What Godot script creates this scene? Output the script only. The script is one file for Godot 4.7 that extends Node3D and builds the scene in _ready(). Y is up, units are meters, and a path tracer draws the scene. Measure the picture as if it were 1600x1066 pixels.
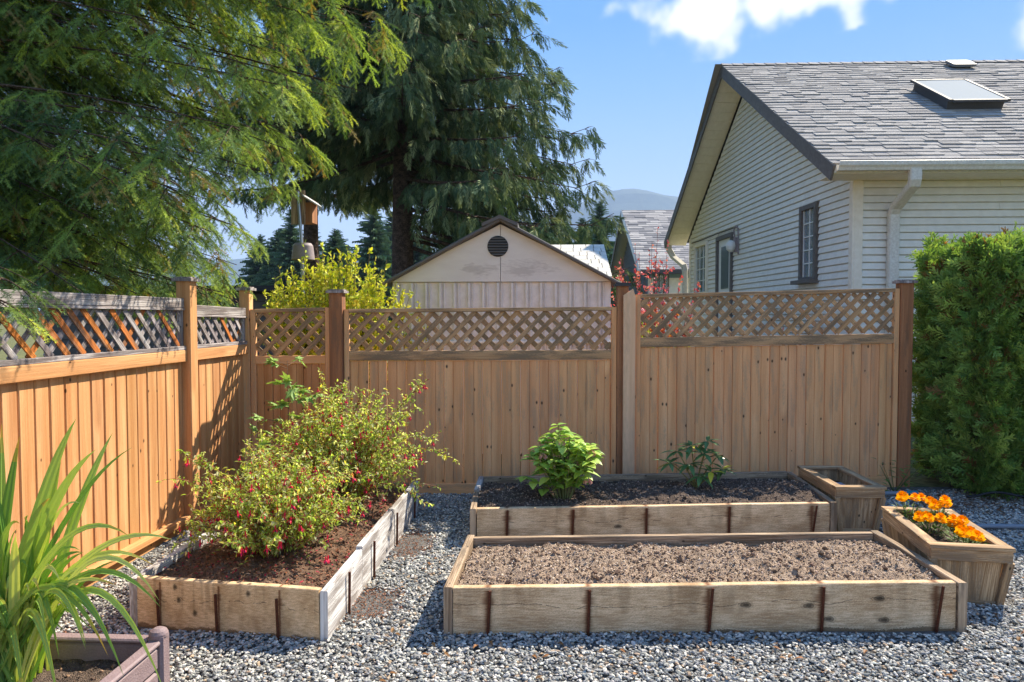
extends Node3D
# A fenced gravel garden with raised timber beds, seen towards the neighbours' roofs and conifers.

var rng := RandomNumberGenerator.new()
var taken := {}
var M := {}


# ---------------------------------------------------------------- mesh building
class MB:
	var v := PackedVector3Array()
	var n := PackedVector3Array()
	var uv := PackedVector2Array()
	var c := PackedColorArray()
	var tint := Color(1, 1, 1)

	func t3(a: Vector3, b: Vector3, d: Vector3, na: Vector3, nb: Vector3, nd: Vector3, ua := Vector2.ZERO, ub := Vector2.ZERO, ud := Vector2.ZERO) -> void:
		if (b - a).cross(d - a).dot(na + nb + nd) > 0.0:
			v.append(a); v.append(d); v.append(b)
			n.append(na); n.append(nd); n.append(nb)
			uv.append(ua); uv.append(ud); uv.append(ub)
		else:
			v.append(a); v.append(b); v.append(d)
			n.append(na); n.append(nb); n.append(nd)
			uv.append(ua); uv.append(ub); uv.append(ud)
		c.append(tint); c.append(tint); c.append(tint)

	func flat(a: Vector3, b: Vector3, d: Vector3) -> void:  # a small leaf-like face; which side is the front does not matter
		var k := -(b - a).cross(d - a).normalized()
		v.append(a); v.append(b); v.append(d)
		n.append(k); n.append(k); n.append(k)
		uv.append(Vector2.ZERO); uv.append(Vector2.ZERO); uv.append(Vector2.ZERO)
		c.append(tint); c.append(tint); c.append(tint)

	func quad(a: Vector3, b: Vector3, d: Vector3, e: Vector3, k: Vector3, ua := Vector2.ZERO, ub := Vector2.ZERO, ud := Vector2.ZERO, ue := Vector2.ZERO) -> void:
		t3(a, b, d, k, k, k, ua, ub, ud)
		t3(a, d, e, k, k, k, ua, ud, ue)

	# a closed counter-clockwise profile in (X, Y) drawn from A to B; grain runs along u
	func extrude(prof: PackedVector2Array, A: Vector3, B: Vector3, X: Vector3, Y: Vector3, off := Vector2.ZERO, caps := true) -> void:
		var long := A.distance_to(B)
		var axis := (B - A) / maxf(long, 1e-6)
		var count := prof.size()
		var run := off.y
		for i in count:
			var p := prof[i]
			var q := prof[(i + 1) % count]
			var step := p.distance_to(q)
			var k := (X * (q.y - p.y) - Y * (q.x - p.x)).normalized()
			var pa := A + X * p.x + Y * p.y
			var qa := A + X * q.x + Y * q.y
			var pb := B + X * p.x + Y * p.y
			var qb := B + X * q.x + Y * q.y
			quad(pa, qa, qb, pb, k, Vector2(off.x, run), Vector2(off.x, run + step), Vector2(off.x + long, run + step), Vector2(off.x + long, run))
			run += step
		if caps:
			var tris := Geometry2D.triangulate_polygon(prof)
			for i in range(0, tris.size(), 3):
				var a := prof[tris[i]]
				var b := prof[tris[i + 1]]
				var d := prof[tris[i + 2]]
				for e in [A, B]:
					var k: Vector3 = -axis if e == A else axis
					t3(e + X * a.x + Y * a.y, e + X * b.x + Y * b.y, e + X * d.x + Y * d.y, k, k, k, off + a * 0.3, off + b * 0.3, off + d * 0.3)

	# a chamfered board whose centre line runs from A to B, w along side, t across
	func beam(A: Vector3, B: Vector3, side: Vector3, w: float, t: float, ch: float, off := Vector2.ZERO) -> void:
		var axis := (B - A).normalized()
		var X := (side - axis * side.dot(axis)).normalized()
		var Y := axis.cross(X)
		extrude(MB.chamfered(w, t, ch), A, B, X, Y, off)

	static func chamfered(w: float, t: float, ch: float) -> PackedVector2Array:
		var x := w / 2.0
		var y := t / 2.0
		if ch <= 0.0:
			return PackedVector2Array([Vector2(-x, -y), Vector2(x, -y), Vector2(x, y), Vector2(-x, y)])
		return PackedVector2Array([Vector2(-x + ch, -y), Vector2(x - ch, -y), Vector2(x, -y + ch), Vector2(x, y - ch), Vector2(x - ch, y), Vector2(-x + ch, y), Vector2(-x, y - ch), Vector2(-x, -y + ch)])

	func tube(pts: PackedVector3Array, rad: PackedFloat32Array, sides := 6, vscale := 1.0) -> void:
		var count := pts.size()
		var rings := []
		var norms := []
		var ref := Vector3.ZERO
		var lens := PackedFloat32Array()
		var run := 0.0
		for i in count:
			var t := (pts[mini(i + 1, count - 1)] - pts[maxi(i - 1, 0)]).normalized()
			if i == 0:
				ref = t.cross(Vector3.UP if absf(t.y) < 0.9 else Vector3.RIGHT).normalized()
			else:
				run += pts[i].distance_to(pts[i - 1])
				ref = (ref - t * ref.dot(t)).normalized()
			lens.append(run)
			var other := t.cross(ref)
			var ring := PackedVector3Array()
			var norm := PackedVector3Array()
			for k in sides:
				var a := TAU * k / sides
				var o := ref * cos(a) + other * sin(a)
				norm.append(o)
				ring.append(pts[i] + o * rad[i])
			rings.append(ring)
			norms.append(norm)
		for i in count - 1:
			for k in sides:
				var l := (k + 1) % sides
				var u0 := float(k) / sides
				var u1 := float(k + 1) / sides
				t3(rings[i][k], rings[i][l], rings[i + 1][l], norms[i][k], norms[i][l], norms[i + 1][l], Vector2(lens[i], u0), Vector2(lens[i], u1), Vector2(lens[i + 1], u1))
				t3(rings[i][k], rings[i + 1][l], rings[i + 1][k], norms[i][k], norms[i + 1][l], norms[i + 1][k], Vector2(lens[i], u0), Vector2(lens[i + 1], u1), Vector2(lens[i + 1], u0))
		for e in [0, count - 1]:
			if rad[e] > 0.002:
				var t: Vector3 = (pts[0] - pts[1]).normalized() if e == 0 else (pts[count - 1] - pts[count - 2]).normalized()
				for k in sides:
					t3(pts[e], rings[e][k], rings[e][(k + 1) % sides], t, t, t)

	func lathe(prof: PackedVector2Array, at: Vector3, sides := 24) -> void:  # (radius, height) from bottom to top
		for i in prof.size() - 1:
			var p := prof[i]
			var q := prof[i + 1]
			var slope := Vector2(q.y - p.y, p.x - q.x).normalized()
			for k in sides:
				var a := TAU * k / sides
				var b := TAU * (k + 1) / sides
				var da := Vector3(cos(a), 0, sin(a))
				var db := Vector3(cos(b), 0, sin(b))
				var na := da * slope.x + Vector3.UP * slope.y
				var nb := db * slope.x + Vector3.UP * slope.y
				t3(at + da * p.x + Vector3.UP * p.y, at + db * p.x + Vector3.UP * p.y, at + db * q.x + Vector3.UP * q.y, na, nb, nb)
				t3(at + da * p.x + Vector3.UP * p.y, at + db * q.x + Vector3.UP * q.y, at + da * q.x + Vector3.UP * q.y, na, nb, na)

	func box(lo: Vector3, hi: Vector3) -> void:
		var m := (lo + hi) / 2.0
		beam(Vector3(m.x, lo.y, m.z), Vector3(m.x, hi.y, m.z), Vector3.RIGHT, hi.x - lo.x, hi.z - lo.z, 0.0)

	func mesh(origin := Vector3.ZERO) -> ArrayMesh:
		var a := []
		a.resize(Mesh.ARRAY_MAX)
		if origin != Vector3.ZERO:
			for i in v.size():
				v[i] -= origin
		a[Mesh.ARRAY_VERTEX] = v
		a[Mesh.ARRAY_NORMAL] = n
		a[Mesh.ARRAY_TEX_UV] = uv
		a[Mesh.ARRAY_COLOR] = c
		var m := ArrayMesh.new()
		m.add_surface_from_arrays(Mesh.PRIMITIVE_TRIANGLES, a)
		return m


# ---------------------------------------------------------------- naming, things and parts
func numbered(called: String) -> String:
	var k: int = taken.get(called, 0)
	taken[called] = k + 1
	return called if k == 0 else "%s_%03d" % [called, k]


func thing(called: String, label: String, category: String, at := Vector3.ZERO, group := "", kind := "") -> Node3D:
	var o := Node3D.new()
	o.name = numbered(called)
	add_child(o)
	o.position = at
	metas(o, label, category, group, kind)
	return o


func metas(o: Node3D, label: String, category: String, group := "", kind := "") -> void:
	o.set_meta("label", label)
	o.set_meta("category", category)
	if group:
		o.set_meta("group", group)
	if kind:
		o.set_meta("kind", kind)


func origin_of(o: Node3D) -> Vector3:
	var p := Vector3.ZERO
	var k: Node = o
	while k is Node3D and k != self:
		p += k.position
		k = k.get_parent()
	return p


# geometry given in world coordinates becomes a part of its (unturned) parent
func part(called: String, mb: MB, mat: Material, parent: Node3D) -> MeshInstance3D:
	var o := MeshInstance3D.new()
	o.name = called
	o.mesh = mb.mesh(origin_of(parent))
	o.material_override = mat
	parent.add_child(o, true)
	return o


func piece(called: String, mesh: Mesh, mat: Material, parent: Node3D, xf: Transform3D) -> MeshInstance3D:
	var o := MeshInstance3D.new()
	o.name = called
	o.mesh = mesh
	o.material_override = mat
	parent.add_child(o, true)
	o.transform = Transform3D(xf.basis, xf.origin - origin_of(parent))
	return o


func copies(called: String, mesh: Mesh, mat: Material, where: Array, tints: Array, parent: Node3D) -> MultiMeshInstance3D:
	var mm := MultiMesh.new()
	mm.transform_format = MultiMesh.TRANSFORM_3D
	mm.use_colors = true
	mm.mesh = mesh
	mm.instance_count = where.size()
	var off := origin_of(parent) if parent != self else Vector3.ZERO
	for i in where.size():
		var t: Transform3D = where[i]
		t.origin -= off
		mm.set_instance_transform(i, t)
		mm.set_instance_color(i, tints[i])
	var o := MultiMeshInstance3D.new()
	o.name = called
	o.multimesh = mm
	o.material_override = mat
	parent.add_child(o, true)
	o.set_meta("kind", "stuff")
	return o


func aimed(y: Vector3, hint: Vector3) -> Basis:  # local y along y, local z near hint
	y = y.normalized()
	var x := y.cross(hint)
	if x.length() < 1e-4:
		x = y.cross(Vector3(0.31, 0.7, 0.55))
	x = x.normalized()
	return Basis(x, y, x.cross(y))


func r(a: float, b: float) -> float:
	return rng.randf_range(a, b)


func any_way() -> Vector3:
	var z := r(-1, 1)
	var a := r(0, TAU)
	var k := sqrt(1 - z * z)
	return Vector3(k * cos(a), z, k * sin(a))


func lin(red: float, green: float, blue: float) -> Color:  # a colour read off a swatch in 0..255, as linear values for vertex colours
	return Color(red / 255.0, green / 255.0, blue / 255.0).srgb_to_linear()


func vary(c: Color, by: float) -> Color:
	var k := 1.0 + r(-by, by)
	return Color(c.r * k * (1 + r(-by, by) * 0.3), c.g * k, c.b * k * (1 + r(-by, by) * 0.3))


# ---------------------------------------------------------------- textures and materials
func field(sd: int, freq: float, w: int, h: int, octaves := 4, kind := FastNoiseLite.TYPE_SIMPLEX_SMOOTH) -> Image:
	var f := FastNoiseLite.new()
	f.seed = sd
	f.frequency = freq
	f.noise_type = kind
	f.fractal_octaves = octaves
	return f.get_seamless_image(w, h)


func bytes_of(sd: int, freq: float, w: int, h: int, to_w: int, to_h: int, octaves := 4, kind := FastNoiseLite.TYPE_SIMPLEX_SMOOTH) -> PackedByteArray:
	var im := field(sd, freq, w, h, octaves, kind)
	im.convert(Image.FORMAT_L8)
	if w != to_w or h != to_h:
		im.resize(to_w, to_h, Image.INTERPOLATE_CUBIC)
	return im.get_data()


func plain(color: Color, rough := 0.8, metal := 0.0, spec := 0.4) -> StandardMaterial3D:
	var m := StandardMaterial3D.new()
	m.albedo_color = color
	m.roughness = rough
	m.metallic = metal
	m.metallic_specular = spec
	m.vertex_color_use_as_albedo = true
	return m


func sw(red: float, green: float, blue: float) -> Color:
	return Color(red / 255.0, green / 255.0, blue / 255.0)


# wood: fine streaks along u, broad bands, blotches of weathering, specks and knots
func wood(sd: int, dark: Color, light: Color, weather: Color, amount: float, size := Vector2(1.6, 0.4), relief := 0.12, knots := 5, streaky := 0.55, fine := 0.075) -> StandardMaterial3D:
	var W := 512
	var H := 512
	var st := bytes_of(sd, fine, 48, 512, W, H, 4)
	var band := bytes_of(sd + 1, 0.012, 40, 256, W, H, 2)
	var blot := bytes_of(sd + 2, 0.008, 256, 512, W, H, 5)
	var speck := bytes_of(sd + 3, 0.09, 512, 512, W, H, 3)
	var spots := []
	var kr := RandomNumberGenerator.new()
	kr.seed = sd
	for i in knots:
		spots.append(Vector3(kr.randf() * W, kr.randf() * H, kr.randf_range(6, 15)))
	var out := PackedByteArray()
	out.resize(W * H * 3)
	var rel := PackedByteArray()
	rel.resize(W * H)
	var i := 0
	for y in H:
		for x in W:
			var s := st[i] / 255.0
			var t := 0.5 + (s - 0.5) * streaky * 2.0 + (band[i] / 255.0 - 0.5) * 0.9
			var b := clampf((blot[i] / 255.0 - 0.5) * 3.2 + amount * 2.0 - 0.6 + (speck[i] / 255.0 - 0.5) * 1.5 + (s - 0.5) * 0.8, 0.0, 1.0) * minf(1.0, amount * 2.0)
			t = clampf(t + (speck[i] / 255.0 - 0.5) * 0.25, 0.0, 1.0)
			var red := lerpf(lerpf(dark.r, light.r, t), weather.r, b)
			var gre := lerpf(lerpf(dark.g, light.g, t), weather.g, b)
			var blu := lerpf(lerpf(dark.b, light.b, t), weather.b, b)
			out[i * 3] = clampi(int(red * 255.0), 0, 255)
			out[i * 3 + 1] = clampi(int(gre * 255.0), 0, 255)
			out[i * 3 + 2] = clampi(int(blu * 255.0), 0, 255)
			rel[i] = clampi(int(st[i] * 0.8 + speck[i] * 0.2), 0, 255)
			i += 1
	for k in spots:
		var R := int(k.z * 1.6)
		for dy in range(-R, R + 1):
			for dx in range(-R, R + 1):
				var q := Vector2(dx * size.x / size.y * 0.6, dy).length() / float(k.z)
				if q < 1.0:
					var at := (posmod(int(k.y) + dy, H) * W + posmod(int(k.x) + dx, W)) * 3
					var f := lerpf(0.42, 1.0, smoothstep(0.35, 1.0, q + 0.12 * sin(q * 18.0)))
					for ch in 3:
						out[at + ch] = int(out[at + ch] * f)
	var m := StandardMaterial3D.new()
	m.albedo_texture = ImageTexture.create_from_image(Image.create_from_data(W, H, false, Image.FORMAT_RGB8, out))
	m.heightmap_enabled = true
	m.heightmap_texture = ImageTexture.create_from_image(Image.create_from_data(W, H, false, Image.FORMAT_L8, rel))
	m.heightmap_scale = relief
	m.uv1_scale = Vector3(1.0 / size.x, 1.0 / size.y, 1)
	m.roughness = 0.85
	m.metallic_specular = 0.3
	m.vertex_color_use_as_albedo = true
	return m


# mottled matter (soil, paint, plaster, bark): colours mixed by noise at two scales, laid triplanar
func mottled(sd: int, a: Color, b: Color, scale: float, fine := 0.05, relief := 0.0, rough := 0.9, contrast := 1.6, stretch := 1, world := true) -> StandardMaterial3D:
	var W := 512
	var lo := bytes_of(sd, 0.012, 512, 512 / stretch, W, W, 4)
	var hi := bytes_of(sd + 7, fine, 512, 512 / stretch, W, W, 4)
	var out := PackedByteArray()
	out.resize(W * W * 3)
	for i in W * W:
		var t := clampf(0.5 + ((lo[i] / 255.0 - 0.5) * 0.6 + (hi[i] / 255.0 - 0.5) * 0.9) * contrast, 0.0, 1.0)
		out[i * 3] = int(lerpf(a.r, b.r, t) * 255.0)
		out[i * 3 + 1] = int(lerpf(a.g, b.g, t) * 255.0)
		out[i * 3 + 2] = int(lerpf(a.b, b.b, t) * 255.0)
	var m := StandardMaterial3D.new()
	m.albedo_texture = ImageTexture.create_from_image(Image.create_from_data(W, W, false, Image.FORMAT_RGB8, out))
	if relief > 0.0:
		m.heightmap_enabled = true
		m.heightmap_texture = ImageTexture.create_from_image(Image.create_from_data(W, W, false, Image.FORMAT_L8, hi))
		m.heightmap_scale = relief
	m.uv1_triplanar = true
	m.uv1_world_triplanar = world
	m.uv1_scale = Vector3.ONE / scale
	m.roughness = rough
	m.metallic_specular = 0.3
	m.vertex_color_use_as_albedo = true
	return m


# one weathered plank with rust runs at its stakes, water marks, cracks; u 0..1 along, v 0..1 up
func stained_plank(sd: int, dark: Color, light: Color, stakes: Array, knots: Array, long: float) -> StandardMaterial3D:
	var W := 1024
	var H := 128
	var st := bytes_of(sd, 0.2, 110, 128, W, H, 4)
	var blot := bytes_of(sd + 2, 0.012, 512, 64, W, H, 4)
	var run := bytes_of(sd + 4, 0.03, 512, 12, W, H, 3)
	var speck := bytes_of(sd + 3, 0.3, 1024, 128, W, H, 2)
	var out := PackedByteArray()
	out.resize(W * H * 3)
	var crack := H * 0.36
	var i := 0
	for y in H:
		for x in W:
			var s := st[i] / 255.0
			var t := clampf(0.5 + (s - 0.5) * 0.9 + (blot[i] / 255.0 - 0.5) * 0.8 + (speck[i] / 255.0 - 0.5) * 0.85 + 0.14 * sin((x + y * 3.4) * 0.55 + s * 9.0), 0, 1)
			var col := dark.lerp(light, t)
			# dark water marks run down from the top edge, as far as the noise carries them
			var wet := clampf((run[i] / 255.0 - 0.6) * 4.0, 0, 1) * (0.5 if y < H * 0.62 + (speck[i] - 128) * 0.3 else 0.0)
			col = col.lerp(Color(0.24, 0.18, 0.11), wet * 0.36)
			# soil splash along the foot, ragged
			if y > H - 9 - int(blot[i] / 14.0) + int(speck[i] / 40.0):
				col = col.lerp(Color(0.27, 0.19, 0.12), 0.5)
			var cy := crack + (blot[(y % 8) * W + x] - 128) * 0.08 + sin(x * 0.006 + sd) * 5.0
			if absf(y - cy) < 0.8 and run[x] > 118:
				col = col * 0.62
			out[i * 3] = int(clampf(col.r, 0, 1) * 255.0)
			out[i * 3 + 1] = int(clampf(col.g, 0, 1) * 255.0)
			out[i * 3 + 2] = int(clampf(col.b, 0, 1) * 255.0)
			i += 1
	for k in stakes:  # rust that has soaked into the wood
		var cx := int(float(k) * W)
		for y in range(8, H):
			for dx in range(-22, 23):
				var x := cx + dx
				if x < 0 or x >= W:
					continue
				var q := 1.0 - absf(dx + (st[y * W] - 128) * 0.02) / (4.0 + speck[y * W + x] * 0.04 + (7.0 if y > 26 and y < 44 else 0.0))
				if q > 0.0:
					var at := (y * W + x) * 3
					var f := q * 0.75
					out[at] = int(lerpf(out[at], 82, f))
					out[at + 1] = int(lerpf(out[at + 1], 46, f))
					out[at + 2] = int(lerpf(out[at + 2], 27, f))
	for k in knots:
		var c := Vector2(k.x * W, k.y * H)
		for dy in range(-13, 14):
			for dx in range(-20, 21):
				var q := Vector2(dx * 0.62, dy * 1.0).length() / (9.0 + 0.7 * sin(atan2(dy, dx) * 3.0 + sd))
				if q < 1.2:
					var x := int(c.x) + dx
					var y := int(c.y) + dy
					if x >= 0 and x < W and y >= 0 and y < H:
						var at := (y * W + x) * 3
						var f := lerpf(0.45, 1.0, smoothstep(0.2, 1.2, q + 0.15 * sin(q * 16.0)))
						for ch in 3:
							out[at + ch] = int(out[at + ch] * f)
	var m := StandardMaterial3D.new()
	m.albedo_texture = ImageTexture.create_from_image(Image.create_from_data(W, H, false, Image.FORMAT_RGB8, out))
	m.heightmap_enabled = true
	m.heightmap_texture = ImageTexture.create_from_image(Image.create_from_data(W, H, false, Image.FORMAT_L8, st))
	m.heightmap_scale = 0.12
	m.roughness = 0.88
	m.metallic_specular = 0.3
	m.texture_repeat = true
	m.vertex_color_use_as_albedo = true
	return m


# the shed's moulded gable with two ragged patches of grey mildew below the vent; caps carry 0.3 uv per metre
func mildewed_gable() -> StandardMaterial3D:
	var W := 256
	var n1 := bytes_of(131, 0.03, W, W, W, W, 5)
	var n2 := bytes_of(132, 0.12, W, W, W, W, 3)
	var out := PackedByteArray()
	out.resize(W * W * 3)
	for i in W * W:
		var x := (float(i % W) / W - 0.5) * 2.6
		var y := float(i / W) / W * 0.8 + 1.9
		var k := 0.0
		for q in [[-0.27, 2.09, 0.2, 0.075], [0.3, 2.1, 0.26, 0.1]]:
			var d := Vector2((x - q[0]) / q[2], (y - q[1]) / q[3]).length()
			k = maxf(k, clampf((1.15 - d) * 1.5 + (n1[i] / 255.0 - 0.55) * 2.0 + (n2[i] / 255.0 - 0.5) * 1.4, 0, 1))
		var base := 0.5 + (n1[i] / 255.0 - 0.5) * 0.6
		out[i * 3] = int(lerpf(lerpf(212, 228, base), 150, k * 0.36))
		out[i * 3 + 1] = int(lerpf(lerpf(207, 224, base), 142, k * 0.36))
		out[i * 3 + 2] = int(lerpf(lerpf(198, 216, base), 134, k * 0.36))
	var m := StandardMaterial3D.new()
	m.albedo_texture = ImageTexture.create_from_image(Image.create_from_data(W, W, false, Image.FORMAT_RGB8, out))
	m.uv1_scale = Vector3(1.0 / 0.3 / 2.6, 1.0 / 0.3 / 0.8, 1)
	m.uv1_offset = Vector3(0.5, -1.9 / 0.8, 0)
	m.roughness = 0.7
	m.metallic_specular = 0.3
	m.vertex_color_use_as_albedo = true
	return m


func leafy(backlight: float, rough := 0.55) -> StandardMaterial3D:
	var m := plain(Color.WHITE, rough, 0.0, 0.35)
	if backlight > 0.0:
		m.backlight_enabled = true
		m.backlight = Color(backlight, backlight, backlight * 0.7)
	return m


func make_materials() -> void:
	M.cedar = wood(11, sw(180, 124, 76), sw(217, 166, 115), sw(168, 120, 78), 0.2, Vector2(1.6, 0.4), 0.1, 6, 0.3)
	M.old = wood(23, sw(212, 152, 102), sw(240, 188, 136), sw(172, 142, 112), 0.25, Vector2(1.5, 0.42), 0.12, 9, 0.26)
	M.mossy = wood(31, sw(160, 122, 84), sw(208, 168, 124), sw(124, 106, 84), 0.42, Vector2(1.2, 0.3), 0.2, 3, 0.6)
	M.grey = wood(41, sw(108, 100, 98), sw(190, 182, 178), sw(96, 84, 80), 0.3, Vector2(1.2, 0.3), 0.2, 3, 0.8)
	M.rusty = wood(43, sw(120, 72, 40), sw(206, 124, 58), sw(112, 98, 92), 0.34, Vector2(1.2, 0.3), 0.2, 2, 0.8)
	M.post = wood(47, sw(212, 170, 132), sw(234, 198, 160), sw(190, 156, 124), 0.3, Vector2(1.6, 0.4), 0.12, 4, 0.4)
	M.brown = wood(51, sw(132, 90, 62), sw(176, 124, 86), sw(112, 88, 70), 0.3, Vector2(1.6, 0.4), 0.12, 4, 0.4)
	M.bed = wood(53, sw(112, 92, 72), sw(186, 162, 134), sw(104, 92, 78), 0.36, Vector2(1.2, 0.3), 0.25, 6, 0.8)
	M.pale = wood(59, sw(148, 142, 138), sw(222, 220, 216), sw(116, 106, 98), 0.34, Vector2(1.0, 0.3), 0.25, 5, 0.8)
	M.planter = wood(61, sw(146, 114, 80), sw(206, 176, 138), sw(128, 110, 90), 0.34, Vector2(1.0, 0.3), 0.2, 6, 0.8)
	M.dry_soil = mottled(71, sw(110, 92, 76), sw(184, 162, 140), 0.35, 0.09, 1.2, 0.95, 1.9)
	M.dark_soil = mottled(73, sw(62, 52, 45), sw(118, 101, 88), 0.35, 0.09, 1.2, 0.95, 1.9)
	M.red_soil = mottled(75, sw(78, 60, 48), sw(146, 116, 94), 0.3, 0.1, 1.2, 0.95, 2.0)
	M.gravel = mottled(77, sw(82, 81, 80), sw(142, 140, 136), 0.3, 0.12, 1.0, 0.95, 2.0)
	M.earth = mottled(79, sw(70, 78, 44), sw(120, 116, 76), 3.0, 0.05, 0.0, 0.95, 1.4)
	M.stone = plain(Color.WHITE, 0.8)
	M.clod = plain(Color.WHITE, 0.95)
	M.rust = mottled(81, sw(62, 36, 25), sw(112, 64, 42), 0.08, 0.08, 0.1, 0.85, 1.6)
	M.bark = mottled(83, sw(52, 42, 36), sw(116, 96, 82), 0.9, 0.06, 3.0, 0.95, 1.8)
	M.siding = mottled(85, sw(222, 218, 205), sw(236, 232, 220), 2.2, 0.03, 0.0, 0.55, 1.2)
	M.cream = mottled(87, sw(228, 218, 196), sw(240, 231, 212), 1.5, 0.03, 0.0, 0.6, 1.2)
	M.gutter = mottled(88, sw(204, 198, 184), sw(226, 222, 210), 0.6, 0.03, 0.0, 0.5, 1.4)
	M.barge = mottled(89, sw(98, 93, 88), sw(116, 111, 106), 1.2, 0.04, 0.0, 0.6, 1.3)
	M.slate = mottled(91, sw(162, 159, 156), sw(206, 203, 198), 0.12, 0.16, 0.25, 0.95, 1.5)
	M.lead = plain(sw(78, 76, 76), 0.7, 0.0)
	M.shed = mottled(93, sw(212, 207, 198), sw(228, 224, 216), 1.4, 0.03, 0.0, 0.7, 1.3)
	M.gable = mildewed_gable()
	M.plastic = mottled(97, sw(124, 106, 106), sw(142, 124, 124), 0.4, 0.08, 0.15, 0.55, 1.0)
	M.dark_metal = plain(sw(64, 62, 62), 0.6, 0.1)
	M.shed_roof = plain(sw(96, 94, 92), 0.7)
	M.louvre = plain(sw(112, 106, 100), 0.7)
	M.white_paint = plain(sw(226, 226, 220), 0.5)
	M.steel = plain(sw(168, 172, 174), 0.35, 0.85)
	M.clay = mottled(99, sw(134, 122, 122), sw(160, 148, 146), 0.2, 0.06, 0.0, 0.6, 1.2)
	M.hose = plain(sw(120, 128, 138), 0.5)
	M.black = plain(sw(26, 26, 28), 0.45)
	M.teal = plain(sw(38, 120, 140), 0.45)
	M.tray = plain(sw(150, 166, 182), 0.4)
	M.room = plain(sw(58, 60, 60), 0.9)
	M.glass = StandardMaterial3D.new()
	M.glass.transparency = BaseMaterial3D.TRANSPARENCY_ALPHA
	M.glass.albedo_color = Color(0.75, 0.8, 0.82, 0.25)
	M.glass.roughness = 0.04
	M.hill = mottled(101, sw(48, 62, 48), sw(80, 92, 68), 260.0, 0.06, 0.0, 0.95, 1.4)
	M.leaf = leafy(0.75)
	M.soft_leaf = leafy(1.1, 0.6)
	M.broad = leafy(0.7, 0.42)
	M.broad.albedo_color = sw(104, 132, 64)
	M.needle = leafy(0.9, 0.7)
	M.frond = leafy(0.5, 0.9)
	M.frond.metallic_specular = 0.15
	M.thuja = leafy(0.9, 0.7)
	M.petal = leafy(0.6, 0.6)
	M.twig = plain(Color.WHITE, 0.85)
	M.blade = leafy(0.7, 0.38)
	M.marigold = leafy(0.5, 0.7)
	M.marigold.albedo_color = sw(250, 174, 0)
	M.marigold.roughness = 1.0
	M.marigold.metallic_specular = 0.1
	M.mop = leafy(0.4, 0.7)
	M.mop.albedo_color = sw(206, 152, 132)
	M.maple = leafy(0.8, 0.45)
	M.maple.albedo_color = sw(150, 182, 98)
	M.hyd_rest = leafy(0.8, 0.4)
	M.hyd_a = leafy(0.8, 0.4)
	M.hyd_a.albedo_color = sw(160, 192, 80)
	M.hyd_b = leafy(0.8, 0.4)
	M.hyd_b.albedo_color = sw(188, 210, 100)
	M.hyd_c = leafy(0.8, 0.4)
	M.hyd_c.albedo_color = sw(130, 168, 74)
	M.rhodo = leafy(0.5, 0.35)
	M.rhodo.albedo_color = sw(84, 116, 66)
	M.rhodo_young = leafy(0.7, 0.4)
	M.rhodo_young.albedo_color = sw(196, 186, 60)


# ---------------------------------------------------------------- leaf, spray, flower and stone shapes
func leaf_mesh(long: float, wide: float, fold: float, curl: float) -> ArrayMesh:
	var mb := MB.new()
	var spine := []
	var edge := []
	var steps := 4
	for i in steps + 1:
		var t := float(i) / steps
		spine.append(Vector3(0, long * t, -curl * t * t))
		edge.append(wide * 0.5 * sin(PI * pow(t, 0.75)))
	for i in steps:
		for s in [-1.0, 1.0]:
			var a: Vector3 = spine[i]
			var b: Vector3 = spine[i + 1]
			var c := a + Vector3(s * edge[i], 0, fold * edge[i])
			var d := b + Vector3(s * edge[i + 1], 0, fold * edge[i + 1])
			if edge[i + 1] > 1e-4:
				mb.flat(a, b, d)
			if edge[i] > 1e-4:
				mb.flat(a, d, c)
	return mb.mesh()


func maple_leaf() -> ArrayMesh:
	var mb := MB.new()
	for k in 5:
		var a := deg_to_rad(-100.0 + 50.0 * k)
		var long: float = [0.032, 0.05, 0.062, 0.05, 0.032][k]
		var dir := Vector3(sin(a), cos(a), 0)
		var side := Vector3(dir.y, -dir.x, 0)
		var tip := Vector3(0, 0.012, 0) + dir * long + Vector3(0, 0, -0.008)
		var m1 := Vector3(0, 0.012, 0) + dir * long * 0.45 + side * 0.012
		var m2 := Vector3(0, 0.012, 0) + dir * long * 0.45 - side * 0.012
		mb.flat(Vector3.ZERO, m1, tip)
		mb.flat(Vector3.ZERO, tip, m2)
	return mb.mesh()


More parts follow.
